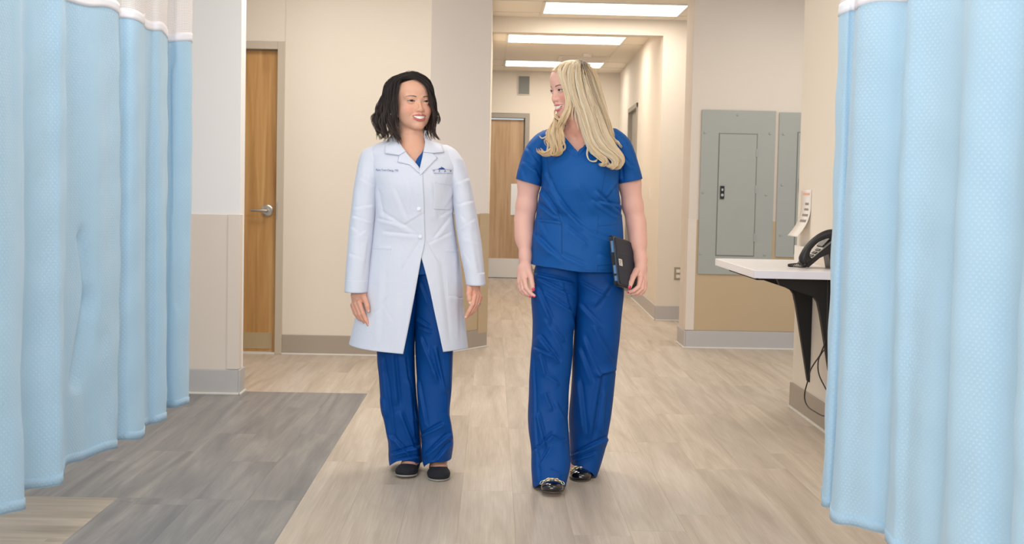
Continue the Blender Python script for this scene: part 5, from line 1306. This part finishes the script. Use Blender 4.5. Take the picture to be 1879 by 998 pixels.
def n_head_body(P):
    q = nr.loc(P); d = head_sdf(q, nr.o)*nr.hs/100
    nk = cone(P, nt2, nb2, .050, .058); nk = smin(nk, cone(P, nr.wor((0, 2.0, -8.2)), nr.P(1062, 258, -.03), .028, .036), .03)
    nk = smin(nk, cone(P, nr.wor((-5.5, -2.5, -5.0)), nr.P(1064, 262, -.062), .014, .010), .02)
    d = smin(d, nk, .014)
    t = NB.sdf(P); t = smin(t, cone(P, nr.P(1026, 258, .02), nr.P(1066, 238, .03), .045, .05), .03); t = smin(t, cone(P, nr.P(1106, 258, .02), nr.P(1066, 238, .03), .045, .05), .03)
    d = smin(d, t, .04)
    cl = np.minimum(cone(P, nr.P(1055, 254, -.082), nr.P(1020, 250, -.04), .006, .007), cone(P, nr.P(1071, 254, -.082), nr.P(1106, 250, -.04), .006, .007))
    return smin(d, cl, .018)
def arm_n1(P):
    c = nr.C
    d = chain(P, c([(986, 272, .01), (971, 335, .01), (966, 378, .015), (962.5, 402, .015), (963, 440, -.015), (964.2, 470, -.04), (964.5, 488, -.052)]), [.040, .0455, .0415, .0385, .0325, .0235, .0222], .02)
    d = smin(d, ell(P, nr.P(961, 425, -.005), (.036, .04, .06)), .02)
    pal = smin(cone(P, nr.P(961, 494, -.058), nr.P(961, 512, -.078), .019, .0115), cone(P, nr.P(957, 496, -.054), nr.P(953.5, 517, -.064), .018, .0115), .01)
    pal = smin(pal, cone(P, nr.P(969, 494, -.064), nr.P(970, 506, -.076), .016, .0105), .012); d = smin(d, pal, .02)
    for pts, r in (([(962.5, 512, -.083), (965.5, 528, -.100), (972.5, 537, -.108), (980.0, 542.5, -.112)], [.0108, .0090, .0080, .0066]),
                   ([(958, 515, -.074), (960, 531, -.088), (966.5, 538.5, -.095), (973.5, 542.5, -.098)], [.0108, .0088, .0078, .0066]),
                   ([(954, 518, -.064), (956, 532, -.074), (962, 539, -.079), (968.5, 542, -.082)], [.0102, .0084, .0075, .0064]),
                   ([(951.5, 520, -.052), (954, 532, -.058), (958.5, 537.5, -.061), (963, 540, -.063)], [.0090, .0074, .0067, .0058]),
                   ([(969, 495, -.068), (974, 508, -.088), (976.5, 521, -.102), (978.0, 531, -.108)], [.0150, .0112, .0098, .0078])):
        d = smin(d, chain(P, c(pts), r, .003), .0042)
    return d
def arm_n2(P):
    c = nr.C
    d = chain(P, c([(1141, 268, .01), (1155, 335, .01), (1161, 378, .01), (1167, 408, .005), (1171.5, 445, -.02), (1175.5, 475, -.04), (1176.3, 488, -.048)]), [.040, .0455, .0415, .0385, .0315, .0240, .0226], .02)
    d = smin(d, ell(P, nr.P(1169, 428, -.012), (.034, .04, .06)), .02)
    pal = smin(cone(P, nr.P(1174, 494, -.056), nr.P(1175, 512, -.080), .019, .0125), cone(P, nr.P(1179, 496, -.049), nr.P(1182, 515, -.062), .017, .0115), .01); d = smin(d, pal, .02)
    for pts, r in (([(1175, 511, -.085), (1172, 526, -.106), (1162, 533.5, -.112), (1153, 535.5, -.108)], [.0112, .0092, .0080, .0068]),
                   ([(1179, 514, -.075), (1178, 529, -.094), (1169, 537, -.098), (1160, 539, -.093)], [.0108, .0090, .0080, .0068]),
                   ([(1182.5, 516, -.062), (1182, 531, -.077), (1174.5, 539, -.081), (1167, 541.5, -.076)], [.0102, .0084, .0075, .0064]),
                   ([(1184, 517, -.050), (1184, 529, -.061), (1179, 537, -.065), (1173.5, 540.5, -.060)], [.0090, .0074, .0067, .0058]),
                   ([(1168, 497, -.072), (1161.5, 508, -.106), (1158, 518.5, -.130), (1155.5, 527, -.138)], [.0150, .0115, .0100, .0080])):
        d = smin(d, chain(P, c(pts), r, .003), .0042)
    return d
nfL = Foot(W(1013.5, 903, 4.37), -2, 9, sc=.92, wx=1.14); nfR = Foot(F(1068, 884.5, 0)+np.array([0, .0, .004]), 3, 0, sc=.92, wx=1.14)
def n_rest(P):
    d = smin(NB.sdf(P, .006), ell(P, nr.P(1060, 510, .02), (.125, .06, .09)), .03)
    for hx, kx, ky, ft in ((1022, 1010, -.05, nfL), (1092, 1088, .03, nfR)):
        an = ft.wor((0, -5, 9)); d = smin(d, cone(P, nr.P(hx, 540, .02), nr.P(kx, 690, ky), .066, .046), .02); d = smin(d, cone(P, nr.P(kx, 690, ky), an, .046, .034), .02)
        d = smin(d, foot_sdf(ft.loc(P))*.0092, .01)
    d = smin(d, cone(P, nr.P(1010, 262, .01), nr.P(988, 275, .01), .04, .04), .02); d = smin(d, cone(P, nr.P(1120, 262, .01), nr.P(1142, 272, .01), .04, .04), .02)
    return d
sk2 = lambda V: np.tile(np.array(s2l((236, 184, 168))), (len(V), 1))
hc = nr.hc; 
def headcol2(V):
    c = head_col(nr.loc(V), SK2, (214, 122, 120), (96, 66, 52), nr.o); k = np.clip((nr.loc(V)[:, 2]+9.5)/-4, 0, 1)[:, None]*.6
    return c*(1-k)+np.array(s2l((246, 178, 152)))*k
xc = n_root.location[0]
a1, a2 = nr.P(966, 400, -.03), nr.P(1165, 400, -.04)
body_mesh([(n_head_body, hc-[.17, .17, .32], hc+[.17, .17, .14], 0.0021, headcol2),
           (arm_n1, a1-[.09, .12, .34], a1+[.10, .10, .27], .0023, sk2), (arm_n2, a2-[.10, .13, .33], a2+[.09, .11, .27], .0023, sk2),
           (lambda P: foot_sdf(nfL.loc(P))*.0092, nfL.o-[.08, .16, .03], nfL.o+[.08, .16, .12], .004, sk2), (lambda P: foot_sdf(nfR.loc(P))*.0092, nfR.o-[.08, .16, .01], nfR.o+[.08, .16, .12], .004, sk2),
           (n_rest, (xc-.30, Y2-.42, -.02), (xc+.30, Y2+.30, 1.42), .013, sk2)], n_root)
eyes(nr, n_root, None, (.05, 1, -.06), (92, 76, 60), nr.o); teeth(nr, n_root)
for c_, a_, n_, lw in (((978.4, 530.5, -.1165), (978, 531), (976.5, 521), (.0075, .0056)), ((979.6, 543.6, -.1165), (980, 542.5), (972.5, 537), (.0062, .005)), ((972.0, 544.2, -.1035), (973.5, 542.5), (966.5, 538.5), (.005, .004)), ((1155.4, 527.4, -.1462), (1155.5, 527), (1158, 518.5), (.0078, .0062)), ((1153.2, 536.4, -.1140), (1153.5, 534.5), (1162.5, 533), (.005, .004))):
    nail(nr, n_root, W(c_[0], c_[1], Y2+c_[2]), nr.P(*a_)-nr.P(*n_), (0, -1, .05), M['nail_pink'], lw)
th = np.linspace(0, 6.3, 20); own(tube('ring', nr.P(955.5, 529, -.072)+np.stack([np.cos(th)*.0096, np.sin(th)*.0096, .0025*np.cos(th)], 1), .0010, M['silver'], None, 6), n_root)
shoe(nfL, n_root, M['patent'], None, 4.8, True); shoe(nfR, n_root, M['patent'], None, 4.8, True)
# trousers
T1 = [(985, 505, 1050, 520, 6, .006), (990, 515, 1050, 545, 6, .005), (1000, 540, 1050, 575, 6, .005), (985, 530, 1010, 590, 7, .006), (988, 619, 1023, 664, 7, .008), (980, 640, 1015, 655, 5, .006), (991, 651, 1001, 690, 5, .006), (1005, 690, 1025, 705, 6, .005), (1000, 722, 1012, 752, 6, .006), (985, 760, 1000, 820, 6, .006), (982, 830, 1017, 797, 7, .007), (1010, 800, 1036, 812, 6, .005), (990, 856, 1012, 820, 6, .005), (975, 640, 986, 880, 5, .003), (1010, 862, 1030, 870, 5, .004), (1015, 600, 1035, 625, 5, .005), (1030, 520, 1054, 600, 6, .004), (1000, 588, 1030, 640, 8, .004), (1020, 740, 1036, 770, 7, .004)]
L = leg('trouser_leg', [(478, 986, 1070, 0, .112), (505, 979, 1068, -.0, .117), (540, 975, 1062, -.01, .118), (600, 977, 1053.5, -.03, .112), (664, 973, 1049.5, -.055, .102), (706, 970.5, 1044.5, -.075, .098), (760, 969.5, 1042, -.105, .098), (792, 970, 1044, -.125, .10), (840, 974, 1047, -.165, .115), (898, 978, 1036, -.21, .135)],
    lambda L: hem_fn(L, nr, 891, 881, 890, 893), n_root, nr, T1, 13, M['pants_blue'], amp=.0022)
T2 = [(1100, 686, 1082, 800, 9, .007), (1128, 677, 1098, 688, 6, .006), (1090, 600, 1120, 660, 8, .005), (1049, 838, 1113, 806, 6, .008), (1056, 846, 1092, 832, 5, .006), (1060, 700, 1070, 790, 9, .005), (1070, 620, 1100, 690, 8, .004), (1065, 520, 1110, 545, 6, .004), (1062, 560, 1100, 600, 7, .004), (1120, 520, 1090, 560, 8, .004), (1110, 720, 1104, 790, 7, .004), (1062, 640, 1084, 700, 8, .004)]
L = leg('trouser_leg', [(478, 1046, 1136, 0, .112), (505, 1048, 1141, 0, .117), (540, 1053, 1143.5, 0, .118), (600, 1054, 1139, .0, .112), (664, 1050.5, 1131, .01, .102), (706, 1048.5, 1126, .015, .098), (760, 1045, 1120.5, .02, .10), (808, 1046, 1112, .03, .102), (844, 1045.5, 1102, .03, .115), (884, 1044, 1086, .02, .13)],
    lambda L: hem_fn(L, nr, 866, 861, 877, 868), n_root, nr, T2, 15, M['pants_blue'], amp=.002)
PN = Loft(Y2, [(470, 990, 1132, .01, .10), (500, 990, 1132, .015, .09), (525, 994, 1128, .02, .08), (545, 1000, 1120, .02, .07), (556, 1010, 1110, .02, .05)])
G = tube_grid(PN, PN.zmax, PN.zmin, 50, 140); cloth('trouser_top', G, M['pants_blue'], n_root, .002, [(1058, 500, 1057, 570, 4, -.004)], (19, (14, 14, 20), .002), True)
# scrub top
NT_ = Loft(Y2, [(233, 1024, 1106, .01, .062), (238, 1008, 1120, .006, .074), (244, 994, 1134, .002, .087), (252, 983, 1146, 0, .10), (262, 981, 1148, 0, .112), (280, 986, 1142, -.006, .126), (310, 993, 1135, -.02, .142), (340, 992.5, 1134, -.024, .146), (370, 987, 1137, -.016, .14), (400, 982.5, 1140, -.01, .134), (430, 977, 1143, -.012, .140), (470, 974.5, 1144.5, -.012, .150), (510, 973.5, 1145.5, -.01, .158)], 2.2)
vL = edge_phi(NT_, [(1029, 236), (1037, 251), (1049, 266), (1061.5, 280), (1061.5, 290), (1062, 505)]); vR = edge_phi(NT_, [(1094, 236), (1085, 250), (1075, 265), (1061.8, 280), (1061.6, 290), (1062.1, 505)])
zz = [W(975, 482, Y2)[2], NT_.front(1020, 492)[2], NT_.front(1060, 499)[2], NT_.front(1100, 500)[2], W(1144, 496, Y2)[2]]
def nhem(ph):
    if ph is None: return zz[2]
    q = np.where(np.asarray(ph) < -np.pi, ph+2*np.pi, ph); return np.interp(q, [-np.pi, -1.57, -.5, 0, .5, 1.57, np.pi], [zz[0], zz[0], zz[1], zz[2], zz[3], zz[4], zz[0]])
NS = [(992, 352, 1024, 398, 7, .010), (988, 376, 1022, 402, 6, .008), (1022, 369, 1066, 419, 7, .007), (1008, 345, 1040, 390, 8, .006), (1094, 354, 1136, 396, 7, .008), (1100, 372, 1139, 380, 6, .006), (1085, 370, 1130, 400, 7, .005), (980, 432, 1012, 466, 7, .008), (990, 440, 1030, 480, 7, .005), (1040, 420, 1075, 450, 8, .005), (1060, 340, 1090, 390, 9, .004), (1000, 318, 1015, 350, 6, .005), (1130, 330, 1112, 360, 6, .005),
      (1085, 430, 1130, 450, 9, .004), (1030, 470, 1070, 488, 8, .004), (985, 400, 1000, 430, 6, .004), (1100, 470, 1138, 480, 7, .004), (1045, 395, 1085, 430, 8, .004), (1128, 345, 1132, 390, 5, .004)]
G, _ = torso_grid(NT_, NT_.zmax, nhem, vL, vR, 200, 230); cloth('scrub_top', G, M['scrub'], n_root, .0022, NS, (41, (8, 8, 8), .0022), True, weld=True, gain=1.35)
def slv_hem(L, pyl, pyr, xl, xr, yo):
    za, zb = W(xl, pyl, Y2+yo)[2], W(xr, pyr, Y2+yo)[2]
    return lambda ph: (za+zb)/2+(zb-za)/2*np.sin(ph)
NSL = [(960, 300, 985, 318, 6, .005), (965, 275, 985, 300, 6, .005), (980, 310, 990, 335, 5, .005), (955, 310, 962, 332, 6, .003)]
L1_ = Loft(Y2, [(240, 996, 1014, 0, .04), (246, 986, 1018, 0, .054), (252, 979, 1018, 0, .062), (262, 970.5, 1014, .0, .068), (278, 961.5, 1006, .005, .071), (300, 954, 999, .005, .071), (320, 949, 994.5, .008, .069), (350, 944.5, 991, .01, .067)], 2.1)
G = tube_grid(L1_, L1_.zmax, slv_hem(L1_, 328, 342, 947, 991, .01), 90, 90); cloth('sleeve', G, M['scrub'], n_root, .0022, NSL, (43, (10, 10, 10), .0016), True)
NSR = [(1140, 290, 1160, 310, 6, .005), (1138, 300, 1140, 330, 5, .005), (1150, 270, 1160, 300, 6, .004)]
L2_ = Loft(Y2, [(238, 1112, 1130, 0, .04), (243, 1110, 1138, 0, .054), (250, 1112, 1147, 0, .062), (262, 1117, 1156, .0, .068), (278, 1123, 1163, .005, .071), (300, 1129, 1170, .005, .071), (320, 1132.5, 1176, .008, .069), (345, 1134.5, 1181.5, .01, .067)], 2.1)
G = tube_grid(L2_, L2_.zmax, slv_hem(L2_, 337, 328, 1134, 1179, .01), 90, 90); cloth('sleeve', G, M['scrub'], n_root, .0022, NSR, (45, (10, 10, 10), .0016), True)
# neck band, seams, pockets
for A_, B_ in (([(1029.5, 237), (1037, 251.5), (1061.5, 280.5)], [(1025.5, 238), (1033, 253), (1061, 286.5)]), ([(1093.5, 237), (1085, 250.5), (1061.5, 280.5)], [(1097.5, 238), (1089, 253), (1062, 286.5)])):
    cloth('neck_band', strip_lin(NT_, A_, B_, .0040), M['scrub'], n_root, .0022)
for pts in ([(1003, 290), (1009, 330), (1019, 370), (1029, 410), (1031, 440), (1031, 488)], [(1112, 300), (1108, 330), (1101, 370), (1097, 411), (1096, 450), (1096, 496)], [(1026, 252), (1036, 270), (1048, 284), (1061, 290)], [(1096, 252), (1087, 268), (1076, 282), (1062, 290)], [(978, 478), (1020, 487.5), (1060, 494.5), (1100, 495.5), (1142, 491)]):
    seam_on(NT_, pts, n_root, M['seam'], .0030, .0007, 'seam', 50)
for A_, B_ in (([(985, 401), (1031, 407)], [(981, 470), (1031, 486)]), ([(1097, 410), (1140, 406.5)], [(1096, 488), (1141, 485)])):
    cloth('pocket', strip_lin(NT_, A_, B_, .0030, 24, 30), M['scrub'], n_root, .0020, NS)
    seam_on(NT_, [(A_[0][0], A_[0][1]+4.5), (A_[1][0], A_[1][1]+4.5)], n_root, M['seam'], .0054, .0006, 'stitch')
# ------------------------------------------------------------------ long blonde hair
hg = []
def addn(pts, s0, s1, s2, w, cu=(.004, 1.2)): hg.append((G_(nr, pts), s0, s1, s2, w, cu))
addn([(1052, 117, -.02), (1037, 117.5, -.07), (1026, 127, -.095), (1029, 145, -.108), (1036, 163, -.116), (1041, 182, -.122), (1040, 199, -.128), (1033, 214, -.135), (1026, 226, -.145), (1020, 240, -.155)], .007, .0065, .008, 1.5, (.003, 1.0))
addn([(1055, 116, -.02), (1043, 117.5, -.08), (1034, 134, -.108), (1040, 160, -.118), (1046, 182, -.122), (1046, 202, -.126), (1038, 218, -.135), (1030, 230, -.145)], .008, .008, .008, 1.3, (.003, 1.1))
addn([(1058, 116, -.01), (1050, 118, -.075), (1046, 140, -.115), (1051, 172, -.124), (1060, 194, -.128), (1068, 214, -.134), (1074, 238, -.148), (1080, 258, -.158), (1090, 276, -.164), (1104, 288, -.166), (1111, 296, -.170), (1105, 303, -.172), (1097, 300, -.168)], .010, .015, .008, 2.0, (.004, 1.6))
addn([(1063, 116, -.01), (1059, 119, -.075), (1060, 145, -.116), (1067, 178, -.124), (1077, 205, -.130), (1085, 232, -.142), (1092, 256, -.155), (1106, 276, -.162), (1121, 287, -.164), (1130, 297, -.170), (1125, 306, -.172), (1115, 304, -.168), (1112, 296, -.162)], .010, .018, .008, 2.2, (.004, 1.6))
addn([(1067, 116, -.01), (1068, 122, -.07), (1076, 152, -.108), (1086, 188, -.118), (1097, 218, -.126), (1106, 246, -.140), (1120, 268, -.146), (1134, 282, -.146), (1141, 294, -.148), (1137, 305, -.150), (1128, 306, -.146), (1126, 299, -.142)], .010, .019, .008, 2.2, (.005, 1.6))
addn([(1068, 117, .0), (1076, 124, -.045), (1090, 158, -.075), (1101, 190, -.085), (1110, 218, -.095), (1117, 245, -.110), (1124, 264, -.118), (1132, 278, -.120)], .010, .016, .010, 1.8, (.004, 1.5))
addn([(1068, 117, .02), (1080, 124, -.005), (1097, 158, -.02), (1107, 188, -.03), (1114, 216, -.05), (1121, 242, -.065), (1126, 258, -.08), (1136, 266, -.09)], .007, .012, .008, 1.4, (.004, 1.5))
addn([(1060, 118, .02), (1080, 126, .045), (1092, 155, .055), (1100, 190, .055), (1107, 220, .045), (1112, 246, .03)], .02, .026, .02, 1.4, (.004, 1.2))
addn([(1060, 117, .0), (1066, 122, -.055), (1068, 145, -.092), (1076, 180, -.103), (1086, 212, -.108), (1095, 240, -.118), (1104, 260, -.128)], .012, .028, .018, 2.2, (.004, 1.4))
addn([(1056, 116, -.0), (1040, 117, -.01), (1028, 123, -.02), (1021, 131, -.03)], .009, .008, .003, .5, (.001, 1))
addn([(1056, 117, -.02), (1042, 117, -.055), (1028, 121, -.075), (1020, 128, -.085), (1019, 134, -.088)], .008, .006, .003, .5, (.001, 1))
addn([(1055, 178, -.122), (1055, 195, -.126), (1056, 212, -.122), (1060, 230, -.118), (1063, 246, -.118)], .004, .004, .003, .22, (.002, 1.2))
addn([(1050, 170, -.118), (1052, 192, -.126), (1050, 208, -.126), (1050, 222, -.12)], .004, .004, .003, .2, (.002, 1.0))
# bundle that comes out under the chin on the far side
addn([(1030, 200, .03), (1023, 211, .0), (1019, 221, -.07), (1017, 232, -.125), (1013, 248, -.145), (1014, 264, -.150), (1012, 276, -.150), (1002, 283, -.146), (992, 278, -.142), (989, 271, -.14)], .006, .016, .008, 1.6, (.007, 2.2))
addn([(1040, 208, -.0), (1034, 219, -.08), (1029, 232, -.125), (1026, 246, -.148), (1028, 262, -.154), (1027, 275, -.156), (1018, 283, -.154), (1007, 281, -.15)], .006, .015, .009, 1.7, (.007, 2.2))
addn([(1028, 206, .0), (1020, 218, -.06), (1013, 230, -.115), (1006, 246, -.13), (1006, 260, -.138), (1010, 272, -.142)], .005, .010, .007, .9, (.007, 2.2))
addn([(1024, 196, .01), (1018, 203, .0), (1019, 212, -.07), (1026, 219, -.11), (1036, 226, -.13)], .003, .004, .004, .3, (.002, 1.5))
addn([(1010, 238, -.12), (1003, 250, -.125), (996, 254, -.125), (990, 249, -.12)], .003, .004, .002, .2, (.002, 1.5))
addn([(1078, 250, -.152), (1079, 268, -.160), (1077, 283, -.162), (1082, 294, -.162), (1092, 296, -.162), (1097, 289, -.162)], .003, .003, .0025, .25, (.001, 1.0))
addn([(1122, 250, -.08), (1130, 258, -.085), (1137, 264, -.09), (1141, 272, -.09)], .004, .004, .003, .2, (.002, 1.5))
b_l, b_m, b_g, b_r = [np.array(s2l(c)) for c in ((255, 244, 220), (243, 212, 168), (234, 190, 124), (96, 70, 56))]
def hcol2(S, t, rn, gi):
    f = rn[:, None, None]; c = b_m*(1-f)+b_l*f
    g = np.clip(t-.55, 0, .45)[None, :, None]*1.3*(1-f*.6); c = c*(1-g)+b_g*g
    if gi in (13, 14, 15, 16, 17): c = c*.6+b_g*.4
    rw = {3: .12, 4: .36, 5: .34, 6: .10, 7: .1}.get(gi, .03)
    q_ = (rn[:, None]*7.3) % 1.0; lim = rw*(.35+1.6*(q_**3)); k = np.clip((lim-t[None, :])/(.35*lim+.01), 0, 1)[..., None]*.95
    return c*(1-k)+b_r*k
push2 = pusher(nr, nr.o, .12)
hv, hf, hcl = strands(hg, 4500, 26, .00066, hcol2, 8, push2, .0012)
def cut2(q): return np.maximum(q[:, 2]-8.1, 1.0+.30*q[:, 2].clip(-6, 9)-q[:, 1])-(q[:, 2] < -6.0)*4
sv, sq, sc_ = scalp(nr, nr.o, cut2, b_m*.75)
V, Q, Cc = join([(hv, hf, hcl), (sv, sq, sc_)]); own(np_mesh('hair', V, Q, M['hair'], None, True, Cc), n_root)
# ------------------------------------------------------------------ tablet held at the hip
TLc, TRc, BLc = W(1127, 433, Y2-.185), W(1173, 450, Y2+.055), W(1137, 522, Y2-.215)
BRc = TRc+(BLc-TLc); ex_, ey_ = (TRc-TLc), (BLc-TLc); wx_, wy_ = np.linalg.norm(ex_), np.linalg.norm(ey_); ex_ /= wx_; ey_ /= wy_; ez_ = np.cross(ex_, ey_); ez_ /= np.linalg.norm(ez_)
if ez_[1] > 0: ez_ = -ez_            # out of the cover, towards the viewer
t_root = empty('tablet', tuple((TLc+BRc)/2), 'black tablet in a folio case held against the hip of the blonde woman', 'tablet')
def tp(a, b, c): return TLc+ex_*a+ey_*b+ez_*c
def tslab(name, a0, a1, b0, b1, c0, c1, m, rad=.012, bev=.0015):
    pts = []
    for cx_, cy_, s_ in ((a0+rad, b0+rad, 180), (a1-rad, b0+rad, 270), (a1-rad, b1-rad, 0), (a0+rad, b1-rad, 90)):
        for k in range(6): an = math.radians(s_+k*18); pts.append(tp(cx_+rad*math.cos(an), cy_+rad*math.sin(an), c0))
    bm = bmesh.new(); add_prism(bm, pts, ez_*(c1-c0))
    if bev: bmesh.ops.bevel(bm, geom=[e for e in bm.edges if e.is_manifold and e.calc_face_angle(0) > .9], offset=bev, segments=2, affect='EDGES')
    return own(obj(name, bm, m), t_root)
M['folio'] = mat('folio_cover', (34, 44, 60), .6, bump=.2, bscale=900); M['frame_dark'] = mat('tablet_frame', (70, 74, 80), .4)
tslab('case_back', -.012, wx_+.006, -.004, wy_+.004, -.018, -.006, M['black'], .014)
tslab('tablet_body', -.006, wx_+.002, .0, wy_, -.006, -.001, M['frame_dark'], .012)
tslab('folio_cover', .004, wx_, .004, wy_-.004, -.001, .004, M['folio'], .010)
for b in (.33, .66): tslab('cover_crease', .006, wx_-.002, wy_*b-.0012, wy_*b+.0012, .0038, .0046, M['black'], .0005, 0)
for b0, b1 in ((.10, .34), (.60, .78), (.82, .93)): tslab('side_clip', -.0135, -.004, wy_*b0, wy_*b1, -.013, -.004, M['blue_pl'] if b0 != .82 else M['blue_pl'], .003, .001)
lb = tslab('label_sticker', .010, .046, wy_*.46, wy_*.60, .004, .0046, M['white_pl'], .002, 0)
for k in range(3): tslab('label_print', .014, .040-.006*k, wy_*(.49+.035*k), wy_*(.505+.035*k), .0046, .0049, M['ink'], .0004, 0)
